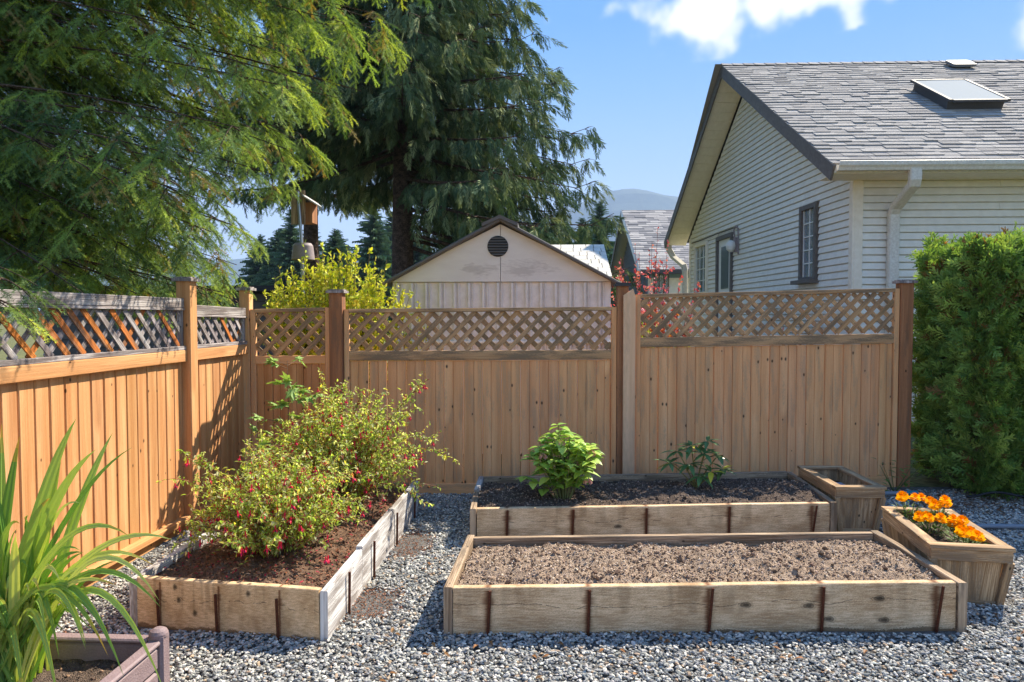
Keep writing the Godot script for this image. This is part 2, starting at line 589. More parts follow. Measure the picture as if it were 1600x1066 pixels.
# a fir twig: axis along y, side twigs in the xy plane, needles round each
func fir_spray(long: float, sides: int, side_long: float, needle: float, step: float, sag: float) -> ArrayMesh:
	var mb := MB.new()
	var twigs := [[Vector3.ZERO, Vector3(0, 1, 0), long]]
	for i in sides:
		var t := 0.12 + 0.8 * i / sides
		var s := -1.0 if i % 2 else 1.0
		var a := r(0.7, 0.95)
		twigs.append([Vector3(0, long * t, -sag * t * t), Vector3(s * sin(a), cos(a), r(-0.25, 0.05)).normalized(), side_long * (1.1 - 0.7 * t) * r(0.8, 1.15)])
	for w in twigs:
		var at: Vector3 = w[0]
		var dir: Vector3 = w[1]
		var far: float = w[2]
		var x := dir.cross(Vector3(0, 0, 1)).normalized()
		var z := x.cross(dir)
		mb.tint = Color(0.42, 0.3, 0.18)
		mb.flat(at - x * 0.0014, at + x * 0.0014, at + dir * far + Vector3(0, 0, -sag * 0.3))
		mb.flat(at - z * 0.0014, at + z * 0.0014, at + dir * far + Vector3(0, 0, -sag * 0.3))
		var q := 0.0
		while q < far:
			var t := q / far
			var base := at + dir * q + Vector3(0, 0, -sag * 0.3 * t * t)
			for s in [-1.0, 1.0]:
				var up := r(-0.7, 0.9)
				var out: Vector3 = (dir * r(0.35, 0.7) + x * s * r(0.3, 1.0) + z * up).normalized()
				var tip: Vector3 = base + out * needle * r(0.75, 1.15) * (1.0 - 0.25 * t)
				var wide := dir.cross(out).cross(out).normalized() * 0.0017
				mb.tint = Color(1, 1, 1) * r(0.8, 1.3)
				mb.flat(base - wide, base + wide, tip)
			q += step
	return mb.mesh()


# a hanging cedar frond: axis along -y with flat branchlets trailing from it
func cedar_frond(long: float, count: int, wide: float) -> ArrayMesh:
	var mb := MB.new()
	for i in count:
		var t := pow(float(i) / count, 0.9)
		var at := Vector3(0.02 * sin(t * 5.0), -long * t, 0.015 * cos(t * 4.0))
		var s := -1.0 if i % 2 else 1.0
		var reach := long * 0.34 * (1.1 - 0.75 * t) * r(0.7, 1.2)
		var dir := Vector3(s * r(0.35, 0.9), -r(0.6, 1.2), r(-0.5, 0.5)).normalized()
		var side := Vector3(-dir.y, dir.x, r(-0.6, 0.6)).normalized() * wide * r(0.7, 1.2)
		mb.tint = Color(1, 1, 1) * r(0.75, 1.2)
		var mid := at + dir * reach * 0.45
		mb.flat(at, mid - side, mid + side)
		mb.flat(mid - side, mid + side, at + dir * reach + Vector3(0, -reach * 0.25, 0))
	return mb.mesh()


# an arborvitae fan: blades in the xy plane, y outward
func thuja_fan(long: float, blades: int) -> ArrayMesh:
	var mb := MB.new()
	for i in blades:
		var t := float(i) / (blades - 1)
		var s := -1.0 if i % 2 else 1.0
		var at := Vector3(0, long * 0.75 * t, r(-0.004, 0.004))
		var a := s * r(0.35, 0.85) * (1.0 - 0.6 * t)
		var far := long * r(0.35, 0.5) * (1.1 - 0.45 * t)
		for j in 3:
			var b := a + s * (j - 1) * 0.38
			var dir := Vector3(sin(b), cos(b), r(-0.3, 0.3)).normalized()
			var start := at + Vector3(sin(a), cos(a), 0) * far * 0.32 * j
			var wid := Vector3(dir.y, -dir.x, r(-0.4, 0.4)).normalized() * long * 0.042
			var mid := start + dir * far * 0.3
			mb.tint = Color(1, 1, 1) * r(0.7, 1.25)
			mb.flat(start, mid - wid, mid + wid)
			mb.flat(mid - wid, mid + wid, start + dir * far * 0.62)
	return mb.mesh()


func stone_mesh(sd: int, rough: float, flatness: float) -> ArrayMesh:
	var s := RandomNumberGenerator.new()
	s.seed = sd
	var p := (1.0 + sqrt(5.0)) / 2.0
	var pts := [Vector3(-1, p, 0), Vector3(1, p, 0), Vector3(-1, -p, 0), Vector3(1, -p, 0), Vector3(0, -1, p), Vector3(0, 1, p), Vector3(0, -1, -p), Vector3(0, 1, -p), Vector3(p, 0, -1), Vector3(p, 0, 1), Vector3(-p, 0, -1), Vector3(-p, 0, 1)]
	for i in 12:
		pts[i] = pts[i].normalized() * s.randf_range(1.0 - rough, 1.0 + rough) * Vector3(1, flatness, 0.8)
	var faces := [0, 11, 5, 0, 5, 1, 0, 1, 7, 0, 7, 10, 0, 10, 11, 1, 5, 9, 5, 11, 4, 11, 10, 2, 10, 7, 6, 7, 1, 8, 3, 9, 4, 3, 4, 2, 3, 2, 6, 3, 6, 8, 3, 8, 9, 4, 9, 5, 2, 4, 11, 6, 2, 10, 8, 6, 7, 9, 8, 1]
	var mb := MB.new()
	for i in range(0, 60, 3):
		var a: Vector3 = pts[faces[i]]
		var b: Vector3 = pts[faces[i + 1]]
		var d: Vector3 = pts[faces[i + 2]]
		var k := (b - a).cross(d - a).normalized()
		if k.dot(a + b + d) < 0:
			k = -k
		mb.t3(a, b, d, k, k, k)
	return mb.mesh()


func ground_y(x: float) -> float:
	return 0.015 * clampf(x + 0.5, 0.0, 6.0)


func on_ground(x: float, z: float, up := 0.0) -> Vector3:
	return Vector3(x, ground_y(x) + up, z)


# ---------------------------------------------------------------- the scene
func _ready() -> void:
	rng.seed = 20240
	# camera
	var cam := Camera3D.new()
	cam.name = "camera"
	cam.position = Vector3(0, 1.58, 0)
	cam.rotation_degrees = Vector3(-2.08, 3.12, 0)
	cam.fov = 51.7
	cam.near = 0.05
	cam.far = 20000.0
	add_child(cam)
	# sky
	var world := WorldEnvironment.new()
	world.name = "environment"
	var env := Environment.new()
	env.background_mode = Environment.BG_SKY
	env.sky = Sky.new()
	env.sky.sky_material = make_sky()
	env.background_energy_multiplier = 1.0
	env.tonemap_mode = Environment.TONE_MAPPER_LINEAR
	env.tonemap_exposure = 2.65
	env.sdfgi_enabled = true
	env.ssao_enabled = true
	env.ssil_enabled = true
	env.fog_enabled = true
	env.fog_density = 0.00026
	env.fog_light_color = sw(180, 211, 255)
	world.environment = env
	add_child(world)
	# sun, behind the back fence and to the right, 45 degrees up
	var sun := DirectionalLight3D.new()
	sun.name = "sun"
	sun.light_energy = 1.6
	sun.light_color = Color(1.0, 0.955, 0.88)
	sun.light_angular_distance = 0.5
	sun.shadow_enabled = true
	add_child(sun)
	sun.look_at_from_position(Vector3.ZERO, Vector3(-0.7, -1.0, 0.72), Vector3.UP)

	make_materials()
	make_ground()
	make_left_fence()
	make_back_fence()
	make_house()
	make_far_house()
	make_sheds()
	make_beds()
	make_planters()
	make_plastic_planter()
	make_birdhouse()
	make_hoses()
	make_trees()
	make_hedge()
	make_shrubs()
	make_bed_plants()
	make_sword_plant()
	make_gravel()


func make_sky() -> PanoramaSkyMaterial:
	var W := 2048
	var H := 1024
	var rows := 512
	var thick := PackedFloat32Array()
	thick.resize(W * rows)
	var s := RandomNumberGenerator.new()
	s.seed = 5
	var banks := [Vector4(5.6, 23.2, 2.6, 1.0), Vector4(10.6, 23.0, 2.6, 1.5), Vector4(11.4, 21.8, 1.9, 1.0), Vector4(15.8, 23.0, 3.4, 1.7), Vector4(21.6, 22.6, 2.8, 1.0), Vector4(33.4, 18.3, 1.6, 1.5)]
	for i in 60:
		banks.append(Vector4(s.randf_range(45, 318), s.randf_range(17, 40), s.randf_range(2, 6), s.randf_range(0.8, 2.4)))
	for i in 26:  # more clouds above the view, added to lift the shade with white light
		banks.append(Vector4(s.randf_range(-30, 45), s.randf_range(27, 45), s.randf_range(2, 6), s.randf_range(0.8, 2.4)))
	for b in banks:
		var cx: float = b.x / 360.0 * W
		var cy: float = (90.0 - b.y) / 180.0 * H
		var rx: float = b.z / 360.0 * W / cos(deg_to_rad(b.y)) * 1.5
		var ry: float = b.w / 180.0 * H * 1.5
		for y in range(maxi(0, int(cy - ry * 2)), mini(rows, int(cy + ry * 2))):
			for x in range(int(cx - rx * 2), int(cx + rx * 2)):
				var q := pow((x - cx) / rx, 2) + pow((y - cy) / ry, 2)
				thick[y * W + posmod(x, W)] += exp(-q * 1.6)
	var puff := bytes_of(301, 0.016, W, 1024, W, H, 6)
	var wisp := bytes_of(302, 0.05, W, 1024, W, H, 4)
	var out := PackedFloat32Array()
	out.resize(W * H * 3)
	# clear blue thinning to pale haze at the horizon
	var stops := [[0.0, sw(250, 260, 270)], [5.0, sw(236, 252, 270)], [12.0, sw(178, 216, 262)], [17.0, sw(142, 195, 256)], [22.5, sw(110, 176, 250)], [45.0, sw(98, 162, 240)], [90.0, sw(84, 146, 230)]]
	for y in H:
		var el := 90.0 - (y + 0.5) / H * 180.0
		var base: Color = stops[0][1]
		for k in stops.size() - 1:
			if el >= stops[k][0]:
				base = stops[k][1].lerp(stops[k + 1][1], clampf((el - stops[k][0]) / (stops[k + 1][0] - stops[k][0]), 0, 1))
		base = base.srgb_to_linear()
		var i := y * W
		for x in W:
			var a := 0.0
			if y < rows and thick[i] > 0.02:
				a = clampf(thick[i] * 1.1 + (puff[i] / 255.0 - 0.5) * 2.9 + (wisp[i] / 255.0 - 0.5) * 1.1 - 0.5, 0.0, 1.0)
				a = a * a * (3.0 - 2.0 * a)
			out[i * 3] = lerpf(base.r, 1.25, a)
			out[i * 3 + 1] = lerpf(base.g, 1.25, a)
			out[i * 3 + 2] = lerpf(base.b, 1.27, a)
			i += 1
	var m := PanoramaSkyMaterial.new()
	m.panorama = ImageTexture.create_from_image(Image.create_from_data(W, H, false, Image.FORMAT_RGBF, out.to_byte_array()))
	m.energy_multiplier = 0.42
	return m


# ---------------------------------------------------------------- ground and hills
func make_ground() -> void:
	var g := thing("ground", "wide flat ground under the garden and the houses", "ground", Vector3.ZERO, "", "structure")
	var xs := [-5000.0, -600.0, -60.0, -8.0, -0.5, 5.5, 12.0, 60.0, 600.0, 5000.0]
	var zs := [-5000.0, -600.0, -60.0, -8.0, 2.0, 60.0, 2000.0]
	var mb := MB.new()
	for i in xs.size() - 1:
		for j in zs.size() - 1:
			mb.quad(on_ground(xs[i], zs[j], -0.03), on_ground(xs[i + 1], zs[j], -0.03), on_ground(xs[i + 1], zs[j + 1], -0.03), on_ground(xs[i], zs[j + 1], -0.03), Vector3.UP)
	part("soil_sheet", mb, M.earth, g)
	var p := thing("gravel_path", "grey gravel yard between the raised beds", "path", Vector3.ZERO, "", "structure")
	mb = MB.new()
	var noise := FastNoiseLite.new()
	noise.seed = 9
	noise.frequency = 1.4
	var nx := 90
	var nz := 70
	for i in nx:
		for j in nz:
			var q := []
			for k in [[0, 0], [1, 0], [1, 1], [0, 1]]:
				var x: float = lerpf(-2.72, 6.5, float(i + k[0]) / nx)
				var z: float = lerpf(-6.4, 1.0, float(j + k[1]) / nz)
				q.append(on_ground(x, z, 0.006 * noise.get_noise_2d(x, z) - 0.004))
			mb.quad(q[0], q[1], q[2], q[3], Vector3.UP)
	part("gravel_bedding", mb, M.gravel, p)
	var h := thing("hills", "blue hazy wooded hills far behind the roofs", "hills", Vector3(0, 0, -3600), "", "structure")
	mb = MB.new()
	noise.frequency = 0.0011
	noise.fractal_octaves = 5
	var grid := []
	var cols := 150
	var deep := 26
	for i in cols + 1:
		var line := []
		for j in deep + 1:
			var x := lerpf(-4600, 4600, float(i) / cols)
			var z := lerpf(-2300, -4600, float(j) / deep)
			var t := float(j) / deep
			# the long ridge: one summit right of the cedar, falling away on both sides
			var crest := 250.0 + 310.0 * exp(-pow((x - 330.0) / 520.0, 2)) + 190.0 * exp(-pow((x - 1300.0) / 700.0, 2)) + 90.0 * exp(-pow((x + 900.0) / 500.0, 2))
			var up := crest * sin(PI * clampf(t * 1.15, 0, 1)) * (1.0 + 0.12 * noise.get_noise_2d(x, z) + 0.02 * noise.get_noise_2d(x * 4, z * 4))
			line.append(Vector3(x, up - 25.0, z))
		grid.append(line)
	for i in cols:
		for j in deep:
			var a: Vector3 = grid[i][j]
			var b: Vector3 = grid[i + 1][j]
			var c: Vector3 = grid[i + 1][j + 1]
			var d: Vector3 = grid[i][j + 1]
			var k := (c - a).cross(b - d).normalized()
			if k.y < 0:
				k = -k
			mb.quad(a, b, c, d, k)
	part("hillside", mb, M.hill, h)


func make_gravel() -> void:
	var where := []
	var tints := []
	var beds := [[-0.56, 2.03, -4.3, -3.45], [-0.58, 2.02, -5.9, -4.9], [-2.12, -1.09, -5.6, -3.36], [-2.9, -1.57, -2.66, 0.0], [2.06, 2.45, -4.5, -3.82], [2.05, 2.36, -5.66, -5.06]]
	var noise := FastNoiseLite.new()
	noise.seed = 12
	noise.frequency = 1.1
	for i in 160000:
		var x := r(-2.66, 4.6)
		var z := r(-6.25, -2.15)
		var hit := false
		for b in beds:
			if x > b[0] and x < b[1] and z > b[2] and z < b[3]:
				hit = true
				break
		if hit:
			continue
		# bare reddish patches beside the long bed
		var bare := maxf(0.0, 1.0 - Vector2((x + 0.95) / 0.17, (z + 4.75) / 0.35).length()) + maxf(0.0, 1.0 - Vector2((x + 0.98) / 0.2, (z + 3.75) / 0.26).length())
		if bare > 0.15 and rng.randf() < bare * 2.6:
			continue
		var size := r(0.0048, 0.0105) * (1.4 if rng.randf() < 0.12 else 1.0)
		var b := Basis(Vector3(r(-1, 1), 0, r(-1, 1)).normalized(), r(-0.5, 0.5)) * Basis(Vector3.UP, r(0, TAU)) * Basis.from_scale(Vector3(size * r(0.9, 1.6), size * r(0.45, 0.8), size * r(0.8, 1.1)))
		where.append(Transform3D(b, on_ground(x, z, r(0.0, 0.013))))
		var t := rng.randf()
		var tone := lin(166, 165, 161)
		if t < 0.2:
			tone = lin(200, 198, 192)
		elif t < 0.62:
			tone = lin(142, 143, 143)
		elif t < 0.8:
			tone = lin(108, 111, 113)
		elif t < 0.86:
			tone = lin(168, 146, 124)
		tints.append(vary(Color(tone.r, tone.g * 0.98, tone.b * 0.92), 0.14))
	var o := copies("gravel", stone_mesh(3, 0.3, 0.85), M.stone, where, tints, self)
	metas(o, "loose grey crushed stone covering the yard floor", "gravel", "", "stuff")
	# reddish grit showing in the bare patches
	where = []
	tints = []
	for i in 2600:
		var c: Array = [[-0.95, -4.75, 0.17, 0.36], [-0.98, -3.75, 0.2, 0.26], [-2.3, -3.2, 0.2, 0.2]][rng.randi() % 3]
		var a := r(0, TAU)
		var d := sqrt(rng.randf())
		var size := r(0.002, 0.006)
		where.append(Transform3D(Basis(any_way(), r(0, TAU)) * Basis.from_scale(Vector3(size, size * 0.6, size)), on_ground(c[0] + cos(a) * d * c[2], c[1] + sin(a) * d * c[3], r(0.0, 0.012))))
		tints.append(vary(lin(150, 104, 76), 0.3))
	o = copies("red_grit", stone_mesh(5, 0.25, 0.7), M.stone, where, tints, self)
	metas(o, "reddish soil grit spilled on gravel beside the long bed", "dirt", "", "stuff")
	# a few dry leaves lying about
	where = []
	tints = []
	var leaf := leaf_mesh(0.035, 0.018, 0.4, 0.01)
	for i in 130:
		where.append(Transform3D(aimed(Vector3(r(-1, 1), r(-0.1, 0.2), r(-1, 1)), Vector3.UP), on_ground(r(-0.9, 3.0), r(-3.5, -2.6) if i % 2 else r(-4.6, -3.0), 0.02)))
		tints.append(vary(lin(150, 104, 62), 0.35))
	o = copies("dry_leaves", leaf, M.leaf, where, tints, self)
	metas(o, "small dry brown leaves scattered over the gravel", "leaves", "", "stuff")


# ---------------------------------------------------------------- fences
func off() -> Vector2:
	return Vector2(r(0, 5), r(0, 5))


func board_part(called: String, A: Vector3, B: Vector3, side: Vector3, w: float, t: float, ch: float, mat: Material, parent: Node3D, tone := 0.08) -> MeshInstance3D:
	var mb := MB.new()
	var k := 1.0 + r(-tone, tone)
	mb.tint = Color(k, k * (1 + r(-tone, tone) * 0.25), k * (1 + r(-tone, tone) * 0.35))
	mb.beam(A, B, side, w, t, ch, off())
	return part(called, mb, mat, parent)


func grooved(A: Vector3, B: Vector3, side: Vector3, face: Vector3, w: float, t: float, mat: Material, parent: Node3D, tone := 0.14) -> void:
	var mb := MB.new()
	var k := 1.0 + r(-tone, tone)
	mb.tint = Color(k, k * (1 + r(-tone, tone) * 0.25), k * (1 + r(-tone, tone) * 0.35))
	var x := w / 2.0
	var y := t / 2.0
	var ch := 0.004
	var c := r(-0.01, 0.01)
	# front face at +Y, with one V groove
	var p := PackedVector2Array([Vector2(-x, -y), Vector2(x, -y), Vector2(x, y - ch), Vector2(x - ch, y), Vector2(c + 0.003, y), Vector2(c, y - 0.006), Vector2(c - 0.003, y), Vector2(-x + ch, y), Vector2(-x, y - ch)])
	mb.extrude(p, A, B, side, face, off())
	part("board", mb, mat, parent)


# two crossed layers of slats within a frame; P(s, h) maps the panel to the world
func lattice(origin: Vector3, along: Vector3, rise: float, long: float, high: float, face: Vector3, front_leans: float, mats: Array, parent: Node3D, pitch := 0.128, slat_wide := 0.038) -> void:
	var place := func(s: float, h: float, depth: float) -> Vector3:
		return origin + along * s + Vector3.UP * (h + rise * s) + face * depth
	for layer in 2:
		var lean := front_leans if layer == 0 else -front_leans
		var depth := 0.005 if layer == 0 else -0.005
		var k := -high if lean > 0 else 0.0
		k += pitch * r(0.2, 0.8)
		var last := long if lean > 0 else long + high
		while k < last:
			# the line s = k + lean * h within 0..long
			var h0 := 0.0
			var h1 := high
			if lean > 0:
				h0 = maxf(0.0, -k)
				h1 = minf(high, long - k)
			else:
				h0 = maxf(0.0, k - long)
				h1 = minf(high, k)
			if h1 - h0 > 0.03:
				var a: Vector3 = place.call(k + lean * h0, h0, depth)
				var b: Vector3 = place.call(k + lean * h1, h1, depth)
				board_part("slat", a, b, face.cross(b - a), r(0.9, 1.08) * slat_wide, 0.008, 0.0015, mats[rng.randi() % mats.size()], parent, 0.16)
			k += pitch * r(0.96, 1.04)


func fence_post(at: Vector3, top: float, w: float, mat: Material, cap: Material, th: Node3D, turn := 0.0) -> void:
	var side := Vector3(cos(turn), 0, sin(turn))
	var p := board_part("post", at, Vector3(at.x, top, at.z), side, w, w, 0.005, mat, th, 0.04)
	var mb := MB.new()
	var c := Vector3(at.x, top, at.z)
	mb.beam(c, c + Vector3.UP * 0.022, side, w + 0.045, w + 0.045, 0.004, off())
	mb.beam(c + Vector3.UP * 0.022, c + Vector3.UP * 0.032, side, w + 0.02, w + 0.02, 0.008, off())
	part("post_cap", mb, cap, p)


func make_left_fence() -> void:
	var far := Vector3(-2.68, 0, -6.08)
	var near := Vector3(-2.74, 0, 0.3)
	var th := thing("wooden_fence", "orange stained board fence with dark weathered lattice along its top", "fence", far)
	var dir := (near - far).normalized()
	var face := Vector3(-dir.z, 0, dir.x)
	if face.x < 0:
		face = -face
	var post_s := [0.0, 1.02, 3.46, 5.9]
	var tops := [1.80, 1.83, 1.85, 1.85]
	for i in 4:
		var at: Vector3 = far + dir * post_s[i]
		if i > 0:
			fence_post(at - Vector3.UP * 0.1 + face * 0.01, tops[i], 0.105, M.cedar, M.grey, th, atan2(dir.z, dir.x))
	for i in 3:
		var a: float = post_s[i] + 0.055
		var b: float = post_s[i + 1] - 0.055
		var A := far + dir * a
		var B := far + dir * b
		var rail_top: float = [1.66, 1.71, 1.71][i]
		var rail_far: float = [1.645, 1.705, 1.71][i]
		# lattice frame
		board_part("top_rail", A + Vector3.UP * (rail_far - 0.035), B + Vector3.UP * (rail_top - 0.035), Vector3.UP, 0.07, 0.04, 0.004, M.grey, th)
		board_part("top_rail", A + Vector3.UP * (rail_far - 0.08) + face * 0.012, B + Vector3.UP * (rail_top - 0.08) + face * 0.012, Vector3.UP, 0.018, 0.028, 0.003, M.grey, th)
		board_part("lattice_sill", A + Vector3.UP * 1.343 + face * 0.006, B + Vector3.UP * 1.343 + face * 0.006, Vector3.UP, 0.03, 0.05, 0.003, M.grey, th)
		for e in [A + dir * 0.02, B - dir * 0.02]:
			board_part("lattice_stile", e + Vector3.UP * 1.36, e + Vector3.UP * (rail_far - 0.09), dir, 0.036, 0.03, 0.003, M.grey, th)
		lattice(A + Vector3.UP * 1.352, dir, (rail_top - rail_far) / (b - a), b - a, rail_far - 0.085 - 1.352, face, 1.0, [M.grey, M.grey, M.grey, M.rusty], th)
		# rails
		board_part("middle_rail", A + Vector3.UP * 1.285 + face * 0.004, B + Vector3.UP * 1.285 + face * 0.004, Vector3.UP, 0.085, 0.062, 0.004, M.cedar, th)
		board_part("bottom_rail", A + Vector3.UP * 0.085 + face * 0.012, B + Vector3.UP * 0.085 + face * 0.012, Vector3.UP, 0.045, 0.085, 0.006, M.cedar, th)
		board_part("kick_board", A - face * 0.004, B - face * 0.004, Vector3.UP, 0.122, 0.03, 0.003, M.cedar, th)
		# upright boards, set back between the rails
		var s := a + 0.002
		while s < b - 0.02:
			var w := minf(r(0.108, 0.116), b - s)
			var c := far + dir * (s + w / 2.0) + face * r(-0.013, -0.009)
			board_part("board", c + Vector3.UP * 0.108, c + Vector3.UP * 1.2445, dir, w - 0.008, 0.022, 0.005, M.cedar, th, 0.13)
			s += w


func make_back_fence() -> void:
	var P := [Vector3(-2.7, 0, -6.08), Vector3(-1.87, 0, -6.1), Vector3(0.665, 0, -6.22), Vector3(3.15, 0, -6.45)]
	var th := thing("wooden_fence", "faded brown board fence with mossy diamond lattice in front of the pale shed", "fence", P[1])
	# posts; the third carries a pale sister board with a pointed head
	fence_post(Vector3(-2.69, -0.1, -6.1), 1.80, 0.09, M.old, M.grey, th)
	fence_post(Vector3(-1.87, -0.1, -6.1), 1.775, 0.115, M.brown, M.grey, th)
	fence_post(Vector3(0.63, -0.1, -6.235), 1.835, 0.1, M.brown, M.dark_metal, th)
	fence_post(Vector3(3.15, -0.1, -6.46), 1.865, 0.11, M.brown, M.grey, th)
	var mb := MB.new()
	var prof := PackedVector2Array([Vector2(-0.052, -0.1), Vector2(0.052, -0.1), Vector2(0.052, 1.74), Vector2(0.03, 1.81), Vector2(-0.052, 1.755)])
	for i in prof.size():
		prof[i] = Vector2(-prof[i].y, prof[i].x)  # grain along the board
	mb.extrude(prof, Vector3(0.685, 0, -6.182), Vector3(0.685, 0, -6.146), Vector3(0, -1, 0), Vector3.RIGHT, off())
	var sister := part("sister_post", mb, M.post, th)
	for y in [1.66, 0.33]:
		mb = MB.new()
		mb.lathe(PackedVector2Array([Vector2(0.009, 0), Vector2(0.009, 0.004), Vector2(0.001, 0.006)]), Vector3.ZERO, 10)
		var bolt := part("bolt", mb, M.dark_metal, sister)
		bolt.transform = Transform3D(Basis(Vector3.RIGHT, PI / 2), Vector3(0.675, y, -6.146) - th.position)
	var spans := [[-2.64, -1.93, 0, 1], [-1.81, 0.578, 1, 2], [0.742, 3.09, 2, 3]]
	var data := [[1.635, 1.65, 1.222, 1.228, 0.07], [1.635, 1.655, 1.268, 1.278, 0.085], [1.765, 1.82, 1.385, 1.418, 0.085]]
	for i in 3:
		var q: Array = spans[i]
		var d: Array = data[i]
		var p0: Vector3 = P[q[2]]
		var p1: Vector3 = P[q[3]]
		var line := func(x: float) -> Vector3: return p0.lerp(p1, (x - p0.x) / (p1.x - p0.x))
		var A: Vector3 = line.call(q[0])
		var B: Vector3 = line.call(q[1])
		var dir := (B - A).normalized()
		var face := Vector3(-dir.z, 0, dir.x)
		if face.z < 0:
			face = -face
		var long := A.distance_to(B)
		var st := 0.045
		# stiles either side of the lattice and boards
		for e in [[A + dir * st / 2.0, 0], [B - dir * st / 2.0, 1]]:
			board_part("stile", e[0] + Vector3.UP * 0.0, e[0] + Vector3.UP * (d[e[1]] - 0.002), dir, st, 0.045, 0.004, M.old, th)
		var a := A + dir * (st + 0.0005)
		var b := B - dir * (st + 0.0005)
		board_part("top_rail", a + Vector3.UP * (d[0] - 0.016), b + Vector3.UP * (d[1] - 0.016), Vector3.UP, 0.034, 0.05, 0.003, M.mossy, th)
		board_part("middle_rail", a + Vector3.UP * (d[2] - d[4] / 2.0), b + Vector3.UP * (d[3] - d[4] / 2.0), Vector3.UP, d[4], 0.04, 0.004, M.mossy if i else M.old, th)
		var rise: float = (d[1] - d[0]) / long
		lattice(a + Vector3.UP * d[2], dir, rise, a.distance_to(b), d[0] - 0.033 - d[2], face, 1.0, [M.mossy], th, 0.124 if i < 2 else 0.12, 0.042)
		var foot := 0.09
		var s := 0.0
		var run := a.distance_to(b)
		var n := 0
		while s < run - 0.02:
			var w := minf(r(0.162, 0.17), run - s)
			if i == 0:
				w = minf(r(0.13, 0.15), run - s)
			var c := a + dir * (s + w / 2.0) + face * r(-0.012, -0.007)
			var t := (s + w / 2.0) / run
			var gap := 0.004
			if i == 1 and n == 1:
				gap = 0.016  # the one open joint
			grooved(c + Vector3.UP * (ground_y(c.x) + foot), c + Vector3.UP * (lerpf(d[2], d[3], t) - d[4] - 0.004), dir, face, w - gap, 0.02, M.old if i else M.cedar, th)
			s += w
			n += 1
		board_part("kick_board", a + Vector3.UP * (ground_y(a.x) + 0.025) + face * 0.004, b + Vector3.UP * (ground_y(b.x) + 0.025) + face * 0.004, Vector3.UP, 0.125, 0.035, 0.004, M.old, th)
		if i == 2:
			mb = MB.new()
			mb.lathe(PackedVector2Array([Vector2(0.016, 0), Vector2(0.016, 0.006), Vector2(0.006, 0.009)]), Vector3.ZERO, 12)
			var knob := part("plastic_knob", mb, M.white_paint, th)
			knob.transform = Transform3D(Basis(Vector3.RIGHT, PI / 2), line.call(2.72) + Vector3.UP * 1.37 + face * 0.0215 - th.position)
			knob.set_meta("label", "small white round knob on the weathered rail")


# ---------------------------------------------------------------- houses
var he := Vector3(0.99985, 0, -0.01745)   # along the eave
var hd := Vector3(-0.068, 0, -0.9977)     # along the gable
const H0 := Vector3(3.61, 0, -9.3)


func hw(s: float, t: float, y: float) -> Vector3:
	return H0 + he * s + hd * t + Vector3.UP * y


func shingle_mesh(tone: Color) -> ArrayMesh:  # one tab, 1 x 1 in plan, its butt edge at y = 0 and 1 unit of thickness there
	var mb := MB.new()
	mb.tint = tone
	var p := [Vector3(0, 0, 0), Vector3(1, 0, 0), Vector3(1, 1, 0), Vector3(0, 1, 0)]
	var q := [Vector3(0, 0, 1), Vector3(1, 0, 1), Vector3(1, 1, 0.25), Vector3(0, 1, 0.25)]
	mb.quad(q[0], q[1], q[2], q[3], Vector3(0, 0, 1))
	mb.quad(p[0], p[1], q[1], q[0], Vector3(0, -1, 0))
	mb.quad(p[0], q[0], q[3], p[3], Vector3(-1, 0, 0))
	mb.quad(p[1], q[1], q[2], p[2], Vector3(1, 0, 0))
	return mb.mesh()


func shingle_roof(th: Node3D, from: Vector3, along: Vector3, up: Vector3, width: float, depth: float, course: float, tab: Vector2, thick: float, parts: int, mat: Material, tones: Array) -> void:
	var nrm := along.cross(up).normalized()
	if nrm.y < 0:
		nrm = -nrm
	var shapes := []
	for k in tones:
		shapes.append(shingle_mesh(k))
	var rest := MB.new()
	var made := 0
	var roof := Node3D.new()
	roof.name = "roof_covering"
	th.add_child(roof)
	var row := 0
	var v := 0.0
	while v < depth - 0.02:
		var h := minf(course * 1.35, depth - v)
		var s := -r(0.0, tab.y)
		while s < width:
			var w := r(tab.x, tab.y)
			var a := maxf(s, 0.0)
			var b := minf(s + w - 0.004, width)
			s += w
			if b - a < 0.03:
				continue
			var lift := thick * (0.25 + r(0.0, 0.3))
			var jig := r(-0.003, 0.003)
			var at := from + along * a + up * (v + jig) + nrm * (lift + 0.002)
			var x := along * (b - a)
			var y := up * h
			var z := nrm * thick * r(0.8, 1.6)
			var k := rng.randi() % tones.size()
			if made < parts and v < depth * 0.9:
				piece("shingle", shapes[k], mat, roof, Transform3D(Basis(x, y, z), at))
				made += 1
			else:
				rest.tint = tones[k]
				rest.quad(at + z, at + x + z, at + x + y + z * 0.25, at + y + z * 0.25, nrm)
				rest.quad(at, at + x, at + x + z, at + z, -up)
				rest.quad(at, at + z, at + y + z * 0.25, at + y, -along)
				rest.quad(at + x, at + x + z, at + x + y + z * 0.25, at + x + y, along)
		v += course
		row += 1
	if rest.v.size():
		var o := part("shingles", rest, mat, roof)
		o.set_meta("kind", "stuff")


func lap_board(A: Vector3, B: Vector3, face: Vector3, high: float, th: Node3D, mat: Material) -> void:
	var mb := MB.new()
	var k := 1.0 + r(-0.015, 0.015)
	mb.tint = Color(k, k, k)
	# wedge: proud at the foot, flush at the head, with a rolled lower lip
	var p := PackedVector2Array([Vector2(0, -0.012), Vector2(0.0, 0.019), Vector2(0.006, 0.023), Vector2(high * 0.55, 0.014), Vector2(high - 0.012, 0.004), Vector2(high - 0.012, -0.012)])
	var X := Vector3.UP
	var axis := (B - A).normalized()
	if axis.cross(X).dot(face) < 0:
		var t := A
		A = B
		B = t
		axis = -axis
	# counter-clockwise seen along the axis
	var q := PackedVector2Array()
	for i in p.size():
		q.append(p[p.size() - 1 - i])
	mb.extrude(q, A, B, X, face, off())
	part("siding_board", mb, mat, th)


